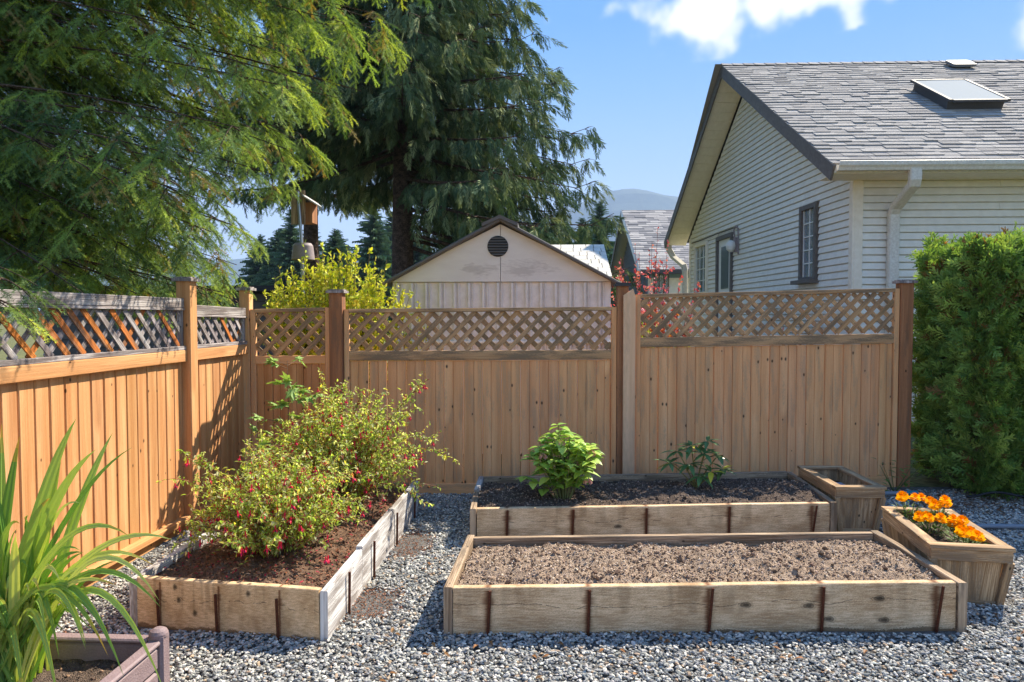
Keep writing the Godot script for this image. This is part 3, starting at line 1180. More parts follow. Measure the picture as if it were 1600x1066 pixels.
func make_house() -> void:
	var th := thing("neighbour_house", "cream sided house with grey shingle roof, skylight and wide gable overhang", "house", hw(0.5, 0.5, 0))
	var L := 9.25
	var eave := 3.52
	var pitch := 0.617
	var wide := 7.5
	var up := (hd + Vector3.UP * pitch).normalized()
	var upb := (-hd + Vector3.UP * pitch).normalized()
	var slope := L / 2.0 * sqrt(1.0 + pitch * pitch)
	var left := -he
	var front := -hd
	# solid wall behind the siding: gable outline, given depth along the eave
	var mb := MB.new()
	var prof := PackedVector2Array([Vector2(0.5, 0.0), Vector2(L - 0.5, 0.0), Vector2(L - 0.5, eave - 0.1 + 0.5 * pitch - 0.16), Vector2(L / 2.0, eave + L / 2.0 * pitch - 0.2), Vector2(0.5, eave - 0.1 + 0.5 * pitch - 0.16)])
	mb.extrude(prof, hw(0.53, 0, 0), hw(wide, 0, 0), hd, Vector3.UP)
	part("wall", mb, M.siding, th)
	# gable siding, each course cut by the rake, and round the openings
	var lap := 0.1
	var gable_open := [[1.52, 2.12, 2.1, 3.29], [5.42, 6.49, 0.0, 3.32], [7.18, 8.23, 2.06, 3.3]]
	var y := 0.9
	while y < eave + L / 2.0 * pitch - 0.35:
		var inset := maxf(0.5, (y + lap + 0.24 - eave) / pitch)
		var runs := [[inset + 0.005, L - inset - 0.005]]
		for o in gable_open:
			if y + lap > o[2] + 0.01 and y < o[3] - 0.01:
				var cut := []
				for k in runs:
					if o[0] > k[0] and o[1] < k[1]:
						cut.append([k[0], o[0]])
						cut.append([o[1], k[1]])
					else:
						cut.append(k)
				runs = cut
		for k in runs:
			if k[1] - k[0] > 0.05:
				lap_board(hw(0.515, k[0], y), hw(0.515, k[1], y), left, lap, th, M.siding)
		y += lap
	# front siding, with a staggered butt joint
	y = 0.9
	while y < 3.36:
		var cut := 2.42 if int(y * 10.0) % 3 == 0 else 9.0
		if cut < wide:
			lap_board(hw(0.62, 0.485, y), hw(cut - 0.002, 0.485, y), front, lap, th, M.siding)
			lap_board(hw(cut + 0.002, 0.485, y), hw(wide, 0.485, y), front, lap, th, M.siding)
		else:
			lap_board(hw(0.62, 0.485, y), hw(wide, 0.485, y), front, lap, th, M.siding)
		y += lap
	# corner boards
	mb = MB.new()
	mb.beam(hw(0.56, 0.462, 0), hw(0.56, 0.462, 3.41), he, 0.115, 0.026, 0.003)
	mb.beam(hw(0.49, 0.5, 0), hw(0.49, 0.5, 3.41), hd, 0.1, 0.026, 0.003)
	part("corner_trim", mb, M.cream, th)
	mb = MB.new()
	mb.beam(hw(0.49, L - 0.55, 0), hw(0.49, L - 0.55, 3.5), hd, 0.1, 0.026, 0.003)
	part("corner_trim", mb, M.cream, th)
	# roof decks
	for f in 2:
		mb = MB.new()
		var dir := up if f == 0 else upb
		var nrm := he.cross(dir).normalized()
		if nrm.y < 0:
			nrm = -nrm
		var start := hw(0, -0.03, eave - 0.03 * pitch) if f == 0 else hw(0, L + 0.03, eave - 0.03 * pitch)
		var P := PackedVector2Array([Vector2(0, -0.045), Vector2(slope + 0.035, -0.045), Vector2(slope + 0.035, 0), Vector2(0, 0)])
		mb.extrude(P, start, start + he * wide, dir, nrm)
		part("roof_deck", mb, M.lead, th)
	var tones := [lin(214, 212, 209), lin(230, 228, 224), lin(240, 237, 232), lin(222, 220, 217), lin(202, 200, 199)]
	shingle_roof(th, hw(-0.03, -0.05, eave - 0.05 * pitch + 0.002), he, up, wide, slope + 0.02, 0.142, Vector2(0.16, 0.34), 0.017, 300, M.slate, tones)
	mb = MB.new()
	mb.tint = tones[0]
	mb.beam(hw(-0.03, L * 0.75, eave + L * 0.25 * pitch + 0.012), hw(wide, L * 0.75, eave + L * 0.25 * pitch + 0.012), upb, slope + 0.05, 0.012, 0.0)
	part("far_slope", mb, M.slate, th)
	# ridge caps
	var s := -0.03
	while s < wide:
		mb = MB.new()
		mb.tint = tones[rng.randi() % 5]
		var top := eave + L / 2.0 * pitch + 0.04
		for f in [hd, -hd]:
			var a := hw(s, L / 2.0, top + 0.012)
			var b := hw(s + 0.25, L / 2.0, top)
			var dn: Vector3 = (f - Vector3.UP * pitch).normalized() * 0.14
			var nn := he.cross(dn).normalized()
			if nn.y < 0:
				nn = -nn
			mb.quad(a, b, b + dn, a + dn, nn)
			mb.quad(a, a + dn, a + dn - Vector3.UP * 0.012, a - Vector3.UP * 0.012, -he)
		part("ridge_cap", mb, M.slate, th)
		s += 0.205
	# barge boards and sloping soffits of the gable overhang
	for f in 2:
		var a0 := hw(-0.015, 0.0, eave - 0.1) if f == 0 else hw(-0.015, L, eave - 0.1)
		var b0 := hw(-0.015, L / 2.0, eave + L / 2.0 * pitch - 0.1)
		mb = MB.new()
		var dir := (b0 - a0).normalized()
		mb.beam(a0 - dir * 0.04, b0, Vector3.UP, 0.2, 0.03, 0.003)
		part("barge_board", mb, M.barge, th)
		var count := 22
		for i in count:
			var p := a0.lerp(b0, float(i) / count) + he * 0.285 - Vector3.UP * 0.02
			var q := a0.lerp(b0, float(i + 1) / count) + he * 0.285 - Vector3.UP * 0.02
			mb = MB.new()
			mb.beam(p + dir * 0.003, q - dir * 0.003, he, 0.5, 0.014, 0.002)
			part("soffit_panel", mb, M.cream, th)
	# front eave: soffit, fascia, gutter
	mb = MB.new()
	mb.beam(hw(0.02, 0.23, 3.4), hw(wide, 0.23, 3.4), hd, 0.5, 0.014, 0.0)
	part("eave_soffit", mb, M.cream, th)
	mb = MB.new()
	mb.beam(hw(0.0, -0.03, 3.455), hw(wide, -0.03, 3.455), Vector3.UP, 0.11, 0.02, 0.0)
	part("fascia", mb, M.gutter, th)
	mb = MB.new()
	# open K-shaped trough drawn along the eave: x outward (towards the yard), y up
	prof = PackedVector2Array([Vector2(0, 0), Vector2(0.07, 0.0), Vector2(0.085, 0.035), Vector2(0.105, 0.06), Vector2(0.11, 0.11), Vector2(0.1, 0.116), Vector2(0.094, 0.108), Vector2(0.09, 0.062), Vector2(0.07, 0.04), Vector2(0.06, 0.006), Vector2(0.004, 0.006), Vector2(0.004, 0.11), Vector2(0, 0.11)])
	mb.extrude(prof, hw(0.02, -0.045, 3.415), hw(wide, -0.045, 3.415), front, Vector3.UP)
	part("gutter", mb, M.gutter, th)
	# downspout with its offset elbows
	spout([hw(0.98, -0.09, 3.42), hw(0.98, -0.09, 3.3), hw(0.985, -0.06, 3.24), hw(1.0, 0.36, 3.02), hw(1.0, 0.415, 2.94), hw(1.0, 0.415, 0.0)], th)
	spout([hw(0.1, L + 0.06, 3.42), hw(0.1, L + 0.06, 3.3), hw(0.2, L + 0.0, 3.1), hw(0.38, L - 0.35, 2.85), hw(0.4, L - 0.42, 2.7), hw(0.4, L - 0.42, 0.0)], th)
	# skylight: raised curb, frame and pane
	var nrm := he.cross(up).normalized()
	if nrm.y < 0:
		nrm = -nrm
	var on_roof := func(a: float, t: float, lift: float) -> Vector3:
		return hw(a, t, eave + t * pitch) + nrm * lift
	mb = MB.new()
	var q0: Vector3 = on_roof.call(3.04, 1.95, 0.02)
	mb.beam(on_roof.call(3.02, 2.43, 0.0), on_roof.call(3.02, 2.43, 0.15), he, 0.84, 1.15, 0.0)
	var curb := part("skylight", mb, M.lead, th)
	mb = MB.new()
	for f in [-0.43, 0.43]:
		mb.beam(on_roof.call(3.02 + f, 1.91, 0.165), on_roof.call(3.02 + f, 2.95, 0.165), he, 0.06, 0.04, 0.006)
	for t in [1.91, 2.95]:
		mb.beam(on_roof.call(3.02 - 0.4, t, 0.165), on_roof.call(3.02 + 0.4, t, 0.165), up, 0.06, 0.038, 0.006)
	part("skylight_frame", mb, M.lead, curb)
	mb = MB.new()
	mb.beam(on_roof.call(3.02, 1.94, 0.172), on_roof.call(3.02, 2.92, 0.172), he, 0.8, 0.01, 0.0)
	part("skylight_pane", mb, plain(sw(164, 170, 170), 0.7, 0.0, 0.05), curb)
	mb = MB.new()
	mb.beam(on_roof.call(3.02, 1.79, 0.012), on_roof.call(3.02, 1.86, 0.012), he, 1.05, 0.01, 0.0)
	mb.beam(on_roof.call(2.52, 1.84, 0.012), on_roof.call(2.52, 3.0, 0.012), he, 0.09, 0.01, 0.0)
	mb.beam(on_roof.call(3.52, 1.84, 0.012), on_roof.call(3.52, 3.0, 0.012), he, 0.09, 0.01, 0.0)
	part("flashing", mb, M.lead, curb)
	# roof vent
	mb = MB.new()
	mb.beam(on_roof.call(4.25, 4.3, 0.0), on_roof.call(4.25, 4.3, 0.05), he, 0.24, 0.24, 0.0)
	var vent := part("roof_vent", mb, M.lead, th)
	mb = MB.new()
	mb.beam(on_roof.call(4.25, 4.3, 0.052), on_roof.call(4.25, 4.3, 0.1), he, 0.42, 0.36, 0.03)
	part("vent_cap", mb, plain(sw(112, 112, 112), 0.7), vent)
	# gable openings
	gable_window(th, 1.56, 2.08, 2.14, 3.25, M.barge, 2, 5)
	mb = MB.new()
	mb.beam(hw(0.44, 1.5, 2.1), hw(0.44, 2.2, 2.1), Vector3.UP, 0.06, 0.15, 0.006)
	part("window_sill", mb, M.barge, th)
	gable_window(th, 7.22, 8.19, 2.1, 3.26, M.cream, 3, 4)
	# door: dark casing, white leaf with a glazed panel
	mb = MB.new()
	for t in [5.47, 6.44]:
		mb.beam(hw(0.49, t, 1.1), hw(0.49, t, 3.2), hd, 0.09, 0.07, 0.004)
	mb.beam(hw(0.49, 5.426, 3.246), hw(0.49, 6.484, 3.246), Vector3.UP, 0.09, 0.07, 0.004)
	var door := part("door_frame", mb, M.barge, th)
	mb = MB.new()
	mb.beam(hw(0.518, 5.955, 1.1), hw(0.518, 5.955, 3.2), hd, 0.87, 0.03, 0.0)
	part("door", mb, M.white_paint, door)
	mb = MB.new()
	mb.beam(hw(0.498, 5.955, 2.15), hw(0.498, 5.955, 3.05), hd, 0.5, 0.008, 0.0)
	part("door_pane", mb, plain(sw(110, 118, 118), 0.1, 0.0, 0.8), door)
	# wall lantern beside the door and its conduit
	var lamp_at := hw(0.38, 5.2, 3.0)
	mb = MB.new()
	mb.lathe(PackedVector2Array([Vector2(0.03, -0.14), Vector2(0.085, -0.09), Vector2(0.1, -0.02), Vector2(0.085, 0.05), Vector2(0.04, 0.085), Vector2(0.01, 0.1)]), lamp_at, 16)
	var lamp := part("wall_lantern", mb, M.white_paint, th)
	mb = MB.new()
	mb.beam(hw(0.47, 5.2, 2.86), hw(0.47, 5.2, 3.15), hd, 0.12, 0.05, 0.004)
	mb.tube(PackedVector3Array([hw(0.46, 5.2, 3.1), hw(0.43, 5.18, 3.3), hw(0.45, 5.12, 3.36), hw(0.47, 5.05, 3.32), hw(0.475, 5.04, 3.0), hw(0.475, 5.04, 2.8)]), PackedFloat32Array([0.016, 0.016, 0.016, 0.016, 0.016, 0.016]), 6)
	part("lantern_bracket", mb, M.clay, lamp)
	mb = MB.new()
	mb.tube(PackedVector3Array([hw(0.475, 5.1, 3.36), hw(0.475, 5.5, 3.36), hw(0.475, 6.5, 3.37), hw(0.475, 7.6, 3.36), hw(0.475, 8.5, 3.37)]), PackedFloat32Array([0.011, 0.011, 0.011, 0.011, 0.011]), 5)
	part("conduit", mb, M.lead, th)


func spout(path: Array, th: Node3D) -> void:
	var mb := MB.new()
	for i in path.size() - 1:
		var a: Vector3 = path[i]
		var b: Vector3 = path[i + 1]
		var ext := (b - a).normalized() * 0.012
		mb.beam(a - ext, b + ext, he, 0.145 - 0.0015 * i, 0.09 - 0.0015 * i, 0.014)
	part("downspout", mb, M.gutter, th)


func gable_window(th: Node3D, t0: float, t1: float, y0: float, y1: float, trim: Material, across: int, rows: int) -> void:
	var mb := MB.new()
	for t in [t0, t1]:
		mb.beam(hw(0.485, t, y0 - 0.035), hw(0.485, t, y1 + 0.035), hd, 0.075, 0.07, 0.004)
	for y in [y0, y1]:
		mb.beam(hw(0.487, t0 + 0.035, y), hw(0.487, t1 - 0.035, y), Vector3.UP, 0.07, 0.066, 0.004)
	var win := part("window", mb, trim, th)
	mb = MB.new()
	mb.beam(hw(0.523, (t0 + t1) / 2, y0), hw(0.523, (t0 + t1) / 2, y1), hd, t1 - t0 - 0.05, 0.004, 0.0)
	part("dark_backing", mb, M.room, win)  # dark board behind the glass, standing in for the unlit room
	mb = MB.new()
	mb.beam(hw(0.505, (t0 + t1) / 2, y0 + 0.02), hw(0.505, (t0 + t1) / 2, y1 - 0.02), hd, t1 - t0 - 0.06, 0.006, 0.0)
	part("pane", mb, M.glass, win)
	for i in range(0, across + 1):
		var t := lerpf(t0 + 0.045, t1 - 0.045, float(i) / across)
		mb = MB.new()
		mb.beam(hw(0.497, t, y0 + 0.036), hw(0.497, t, y1 - 0.036), hd, 0.018, 0.01, 0.0)
		part("glazing_bar", mb, M.white_paint, win)
	for i in range(1, rows):
		var y := lerpf(y0 + 0.04, y1 - 0.04, float(i) / rows)
		mb = MB.new()
		mb.beam(hw(0.496, t0 + 0.045, y), hw(0.496, t1 - 0.045, y), Vector3.UP, 0.016, 0.008, 0.0)
		part("glazing_bar", mb, M.white_paint, win)


func make_far_house() -> void:
	var o := Vector3(3.45, 0, -27.5)
	var th := thing("neighbour_house", "distant blue gabled house with steep grey roof behind the red shrub", "house", o)
	var L := 10.4
	var eave := 3.4
	var ridge := 6.4
	var pitch := (ridge - eave) / (L / 2.0)
	var d := Vector3(-0.035, 0, -1).normalized()
	var e := Vector3(1, 0, 0)
	var at := func(s: float, t: float, y: float) -> Vector3: return o + e * s + d * t + Vector3.UP * y
	var mb := MB.new()
	var prof := PackedVector2Array([Vector2(0.5, 0), Vector2(L - 0.5, 0), Vector2(L - 0.5, eave), Vector2(L / 2, ridge - 0.25), Vector2(0.5, eave)])
	mb.extrude(prof, at.call(0.5, 0, 0), at.call(9, 0, 0), d, Vector3.UP)
	part("wall", mb, mottled(111, sw(112, 138, 150), sw(130, 152, 162), 2.0, 0.04, 0.0, 0.7, 1.0), th)
	mb = MB.new()
	mb.beam(at.call(0.4, 0.485, 1.5), at.call(9, 0.485, 1.5), Vector3.UP, 3.1, 0.03, 0.0)
	part("front_wall", mb, M.siding, th)
	# vertical boards of the gable
	for i in 30:
		var t := 0.6 + (L - 1.2) * i / 29.0
		var top := minf(eave + (minf(t, L - t)) * pitch - 0.3, ridge - 0.4)
		mb = MB.new()
		mb.beam(at.call(0.485, t, 1.2), at.call(0.485, t, top), d, 0.06, 0.03, 0.0)
		part("batten", mb, M.barge, th)
	var up := (d + Vector3.UP * pitch).normalized()
	var slope := L / 2.0 * sqrt(1 + pitch * pitch)
	for f in 2:
		var dir := up if f == 0 else (-d + Vector3.UP * pitch).normalized()
		var nrm := e.cross(dir).normalized()
		if nrm.y < 0:
			nrm = -nrm
		var start: Vector3 = at.call(0, -0.1, eave - 0.1 * pitch) if f == 0 else at.call(0, L + 0.1, eave - 0.1 * pitch)
		mb = MB.new()
		mb.extrude(PackedVector2Array([Vector2(0, -0.06), Vector2(slope + 0.12, -0.06), Vector2(slope + 0.12, 0), Vector2(0, 0)]), start, start + e * 9.5, dir, nrm)
		part("roof_deck", mb, M.slate, th)
		mb = MB.new()
		mb.beam(start - Vector3.UP * 0.13 - e * 0.02, at.call(-0.02, L / 2, ridge - 0.13), Vector3.UP, 0.24, 0.05, 0.0)
		part("barge_board", mb, M.white_paint if f == 0 else M.barge, th)
	shingle_roof(th, at.call(-0.03, -0.12, eave - 0.12 * pitch + 0.004), e, up, 6.5, slope + 0.1, 0.2, Vector2(0.3, 0.7), 0.016, 60, M.slate, [lin(196, 196, 200), lin(228, 226, 226), lin(244, 242, 240), lin(176, 178, 184)])
	mb = MB.new()
	mb.beam(at.call(0.0, -0.16, eave - 0.15), at.call(9.5, -0.16, eave - 0.15), Vector3.UP, 0.16, 0.1, 0.01)
	part("gutter", mb, M.lead, th)
	mb = MB.new()
	mb.beam(at.call(0.9, 0.44, 2.3), at.call(0.9, 0.44, 3.3), e, 0.6, 0.06, 0.0)
	var win := part("window", mb, M.barge, th)
	for i in 3:
		mb = MB.new()
		mb.beam(at.call(0.72 + 0.18 * i, 0.405, 2.36), at.call(0.72 + 0.18 * i, 0.405, 3.24), e, 0.13, 0.006, 0.0)
		part("pane", mb, M.glass, win)


# ---------------------------------------------------------------- sheds
func make_sheds() -> void:
	var z := -7.9
	var c := -0.56
	var half := 1.235
	var th := thing("garden_shed", "pale beige plastic shed gable with round dark vent behind the lattice", "shed", Vector3(c, 0, z))
	var mb := MB.new()
	mb.beam(Vector3(c, 0, z - 1.1), Vector3(c, 1.955, z - 1.1), Vector3.RIGHT, half * 2.0, 2.1, 0.0)
	part("body", mb, M.shed, th)
	# gable in two moulded halves with a seam
	for s in [-1.0, 1.0]:
		mb = MB.new()
		var p := PackedVector2Array([Vector2(0.003, 1.96), Vector2(half + 0.01, 1.96), Vector2(half + 0.01, 1.985), Vector2(0.003, 2.6)])
		if s < 0:
			p = PackedVector2Array([Vector2(-0.003, 1.96), Vector2(-0.003, 2.6), Vector2(-half - 0.01, 1.985), Vector2(-half - 0.01, 1.96)])
		mb.extrude(p, Vector3(c, 0, z - 2.1), Vector3(c, 0, z - 0.01), Vector3.RIGHT, Vector3.UP)
		part("gable_panel", mb, M.gable, th)
	# panel joints below: raised ribs between shallow fields
	var i := 0
	var x := -half + 0.06
	while x < half - 0.02:
		mb = MB.new()
		mb.beam(Vector3(c + x, 0.1, z - 0.04), Vector3(c + x, 1.945, z - 0.04), Vector3.RIGHT, 0.03, 0.055, 0.006)
		mb.beam(Vector3(c + x + 0.045, 0.1, z - 0.044), Vector3(c + x + 0.045, 1.945, z - 0.044), Vector3.RIGHT, 0.014, 0.04, 0.004)
		part("rib", mb, M.shed, th)
		x += 0.163
		i += 1
	mb = MB.new()
	mb.beam(Vector3(c - half, 1.1, z - 0.03), Vector3(c + half, 1.1, z - 0.03), Vector3.UP, 0.06, 0.08, 0.006)
	mb.beam(Vector3(c - half, 1.28, z - 0.03), Vector3(c + half, 1.28, z - 0.03), Vector3.UP, 0.03, 0.06, 0.006)
	part("door_ledge", mb, M.white_paint, th)
	# round vent
	mb = MB.new()
	mb.lathe(PackedVector2Array([Vector2(0.118, 0), Vector2(0.14, 0.0), Vector2(0.14, 0.025), Vector2(0.118, 0.03), Vector2(0.115, 0.004)]), Vector3.ZERO, 32)
	var vent := part("round_vent", mb, M.dark_metal, th)
	vent.transform = Transform3D(Basis(Vector3.RIGHT, PI / 2), Vector3(-0.03, 2.355, -0.008))
	mb = MB.new()
	mb.lathe(PackedVector2Array([Vector2(0.118, 0.003), Vector2(0.001, 0.004)]), Vector3.ZERO, 32)
	piece("vent_back", mb.mesh(), M.black, vent, Transform3D(Basis(), origin_of(vent)))
	for k in 7:
		var y := -0.09 + 0.03 * k + 0.0
		var w := sqrt(0.116 * 0.116 - y * y)
		mb = MB.new()
		mb.beam(Vector3(-w, 0.012, y), Vector3(w, 0.012, y), Vector3(0, 1, 0.8).normalized(), 0.024, 0.004, 0.001)
		piece("louvre", mb.mesh(), M.louvre, vent, Transform3D(Basis(), origin_of(vent)))
	# roof slabs with drip edge
	for s in [-1.0, 1.0]:
		var a := Vector3(c + s * (half + 0.09), 1.93, z - 1.0)
		var b := Vector3(c, 2.645, z - 1.0)
		mb = MB.new()
		mb.beam(a, b, Vector3(0, 0, 1), 2.2, 0.036, 0.008)
		part("roof_panel", mb, M.shed_roof, th)
	mb = MB.new()
	mb.extrude(PackedVector2Array([Vector2(-0.2, 2.56), Vector2(0, 2.65), Vector2(0.2, 2.56), Vector2(0.2, 2.6), Vector2(0, 2.69), Vector2(-0.2, 2.6)]), Vector3(c, 0, z - 2.1), Vector3(c, 0, z + 0.12), Vector3.RIGHT, Vector3.UP)
	part("ridge_cap", mb, M.shed_roof, th)
	# the second outbuilding: pale slates
	th = thing("slate_roofed_shed", "small outbuilding with pale rectangular slates behind the plastic shed", "shed", Vector3(-0.4, 0, -11.5))
	mb = MB.new()
	mb.beam(Vector3(-0.4, 0, -11.5), Vector3(-0.4, 2.02, -11.5), Vector3.RIGHT, 2.3, 2.7, 0.0)
	part("wall", mb, M.siding, th)
	for f in 2:
		var zz := 1.55 if f == 0 else -1.55
		mb = MB.new()
		mb.beam(Vector3(-0.4, 2.09, -11.5 + zz), Vector3(-0.4, 2.69, -11.5), Vector3.RIGHT, 2.5, 0.03, 0.0)
		part("roof_deck", mb, M.lead, th)
	var up := Vector3(0, 0.6, -1.55).normalized()
	var n := Vector3(0, 1.55, 0.6).normalized()
	var len := sqrt(0.6 * 0.6 + 1.55 * 1.55)
	for row in 8:
		var s := -1.64 + (0.13 if row % 2 else 0.0)
		while s < 0.86:
			var w := 0.2
			if (row + int(s * 10)) % 3 == 0:
				w = 0.12
			var a := maxf(-1.64, s)
			var b := minf(0.86, s + w - 0.01)
			if b - a > 0.02:
				mb = MB.new()
				mb.tint = vary(Color(0.95, 0.95, 0.95), 0.08)
				var foot := Vector3((a + b) / 2, 2.09, -9.95) + up * (len * row / 8.0) + n * 0.034
				mb.beam(foot, foot + up * (len / 8.0 - 0.012), Vector3.RIGHT, b - a, 0.018, 0.003)
				part("slate", mb, M.gutter, th)
			s += w
	# dark low building behind the corner of the fence
	th = thing("low_outbuilding", "low brown outbuilding with dark flat roof edge behind the fence corner", "shed", Vector3(-8.2, 0, -15))
	for k in 12:
		mb = MB.new()
		mb.beam(Vector3(-11.2, 0.1 + 0.17 * k, -15), Vector3(-4.9, 0.1 + 0.17 * k, -15), Vector3.UP, 0.165, 0.05 + 0.0, 0.01)
		part("siding_board", mb, plain(sw(92, 84, 76), 0.8) if k == 0 else th.get_child(0).material_override, th)
	mb = MB.new()
	mb.box(Vector3(-11.2, 0, -18), Vector3(-4.9, 2.1, -15.05))
	part("body", mb, M.room, th)
	mb = MB.new()
	mb.box(Vector3(-11.6, 2.1, -18.4), Vector3(-4.6, 2.22, -14.7))
	part("roof_slab", mb, M.black, th)


# ---------------------------------------------------------------- raised beds
# a plank on edge from A to B (ground points), high and thick; its face carries a 0..1 picture when fitted
func plank(called: String, A: Vector3, B: Vector3, high: float, thick: float, mat: Material, th: Node3D, fitted := false, sink := 0.015) -> MeshInstance3D:
	var mb := MB.new()
	var up := Vector3.UP
	var axis := (B - A).normalized()
	var mid := high / 2.0 - sink / 2.0
	if not fitted:
		var k := 1.0 + r(-0.08, 0.08)
		mb.tint = Color(k, k, k)
		mb.beam(A + up * mid, B + up * mid, up, high + sink, thick, 0.004, off())
		return part(called, mb, mat, th)
	# fitted: subdivided a little so that the board can bow and its edge is not ruler straight
	var steps := 16
	var nrm := Vector3(-axis.z, 0, axis.x)
	if nrm.z < 0:
		nrm = -nrm
	for i in steps:
		var t0 := float(i) / steps
		var t1 := float(i + 1) / steps
		var pts := []
		for t in [t0, t1]:
			var c := A.lerp(B, t) + nrm * 0.004 * sin(t * 7.0)
			var top := high + 0.001 * sin(t * 9.0) + 0.0008 * sin(t * 61.0)
			for q in [[thick / 2, -sink], [thick / 2, top - 0.004], [thick / 2 - 0.004, top], [-thick / 2, top], [-thick / 2, -sink]]:
				pts.append(c + nrm * q[0] + up * q[1])
		mb.quad(pts[0], pts[5], pts[6], pts[1], nrm, Vector2(t0, 0.99), Vector2(t1, 0.99), Vector2(t1, 0.02), Vector2(t0, 0.02))
		mb.quad(pts[1], pts[6], pts[7], pts[2], (nrm + up).normalized(), Vector2(t0, 0.02), Vector2(t1, 0.02), Vector2(t1, 0.01), Vector2(t0, 0.01))
		mb.quad(pts[2], pts[7], pts[8], pts[3], up, Vector2(t0, 0.2), Vector2(t1, 0.2), Vector2(t1, 0.08), Vector2(t0, 0.08))
		mb.quad(pts[3], pts[8], pts[9], pts[4], -nrm, Vector2(t0, 0.3), Vector2(t1, 0.3), Vector2(t1, 0.9), Vector2(t0, 0.9))
	for e in [[A, -axis], [B, axis]]:
		var c: Vector3 = e[0]
		if c == B:
			c += nrm * 0.004 * sin(7.0)
		mb.quad(c + nrm * thick / 2 - up * sink, c - nrm * thick / 2 - up * sink, c - nrm * thick / 2 + up * high, c + nrm * thick / 2 + up * (high - 0.003), e[1], Vector2(0.1, 0.9), Vector2(0.12, 0.9), Vector2(0.12, 0.5), Vector2(0.1, 0.5))
	return part(called, mb, mat, th)


func stake(at: Vector3, high: float, lean: Vector3, th: Node3D, rad := 0.007) -> void:
	var mb := MB.new()
	mb.tube(PackedVector3Array([at - Vector3.UP * 0.03, at + Vector3.UP * high + lean]), PackedFloat32Array([rad, rad]), 8)
	part("stake", mb, M.rust, th)


func soil_patch(called: String, label: String, q: Array, high: Callable, amp: float, freq: float, mat: Material, sd: int, nx := 150, nz := 60) -> Node3D:
	var noise := FastNoiseLite.new()
	noise.seed = sd
	noise.frequency = freq
	noise.fractal_octaves = 5
	var mb := MB.new()
	var P := []
	for i in nx + 1:
		var col := []
		for j in nz + 1:
			var u := float(i) / nx
			var v := float(j) / nz
			var a: Vector3 = q[0].lerp(q[1], u)
			var b: Vector3 = q[3].lerp(q[2], u)
			var p := a.lerp(b, v)
			p.y = ground_y(p.x) + high.call(u, v) + amp * noise.get_noise_2d(p.x, p.z) + amp * 0.4 * noise.get_noise_2d(p.x * 5.0, p.z * 5.0)
			col.append(p)
		P.append(col)
	var N := []
	for i in nx + 1:
		var col := []
		for j in nz + 1:
			var dx: Vector3 = P[mini(i + 1, nx)][j] - P[maxi(i - 1, 0)][j]
			var dz: Vector3 = P[i][mini(j + 1, nz)] - P[i][maxi(j - 1, 0)]
			var k := dx.cross(dz).normalized()
			col.append(k if k.y > 0 else -k)
		N.append(col)
	for i in nx:
		for j in nz:
			mb.t3(P[i][j], P[i + 1][j], P[i + 1][j + 1], N[i][j], N[i + 1][j], N[i + 1][j + 1])
			mb.t3(P[i][j], P[i + 1][j + 1], P[i][j + 1], N[i][j], N[i + 1][j + 1], N[i][j + 1])
	var th := thing(called, label, "soil", Vector3(q[0].x, 0, q[0].z), "", "stuff")
	part("soil_surface", mb, mat, th)
	th.set_meta("grid_size", Vector2i(nx, nz))
	soil_points[th.name] = P
	return th


var soil_points := {}


func clods(th: Node3D, count: int, small: float, big: float, tones: Array, power := 3.0) -> void:
	var P: Array = soil_points[th.name]
	var where := []
	var tints := []
	for i in count:
		var col: Array = P[rng.randi() % P.size()]
		var p: Vector3 = col[rng.randi() % col.size()]
		var size := lerpf(small, big, pow(rng.randf(), power))
		where.append(Transform3D(Basis(any_way(), r(0, TAU)) * Basis.from_scale(Vector3(size * r(0.8, 1.3), size * r(0.7, 1.0), size)), p + Vector3(r(-0.01, 0.01), size * 0.25, r(-0.01, 0.01))))
		tints.append(vary(tones[rng.randi() % tones.size()], 0.16))
	copies("clods", stone_mesh(17, 0.28, 0.8), M.clod, where, tints, th)


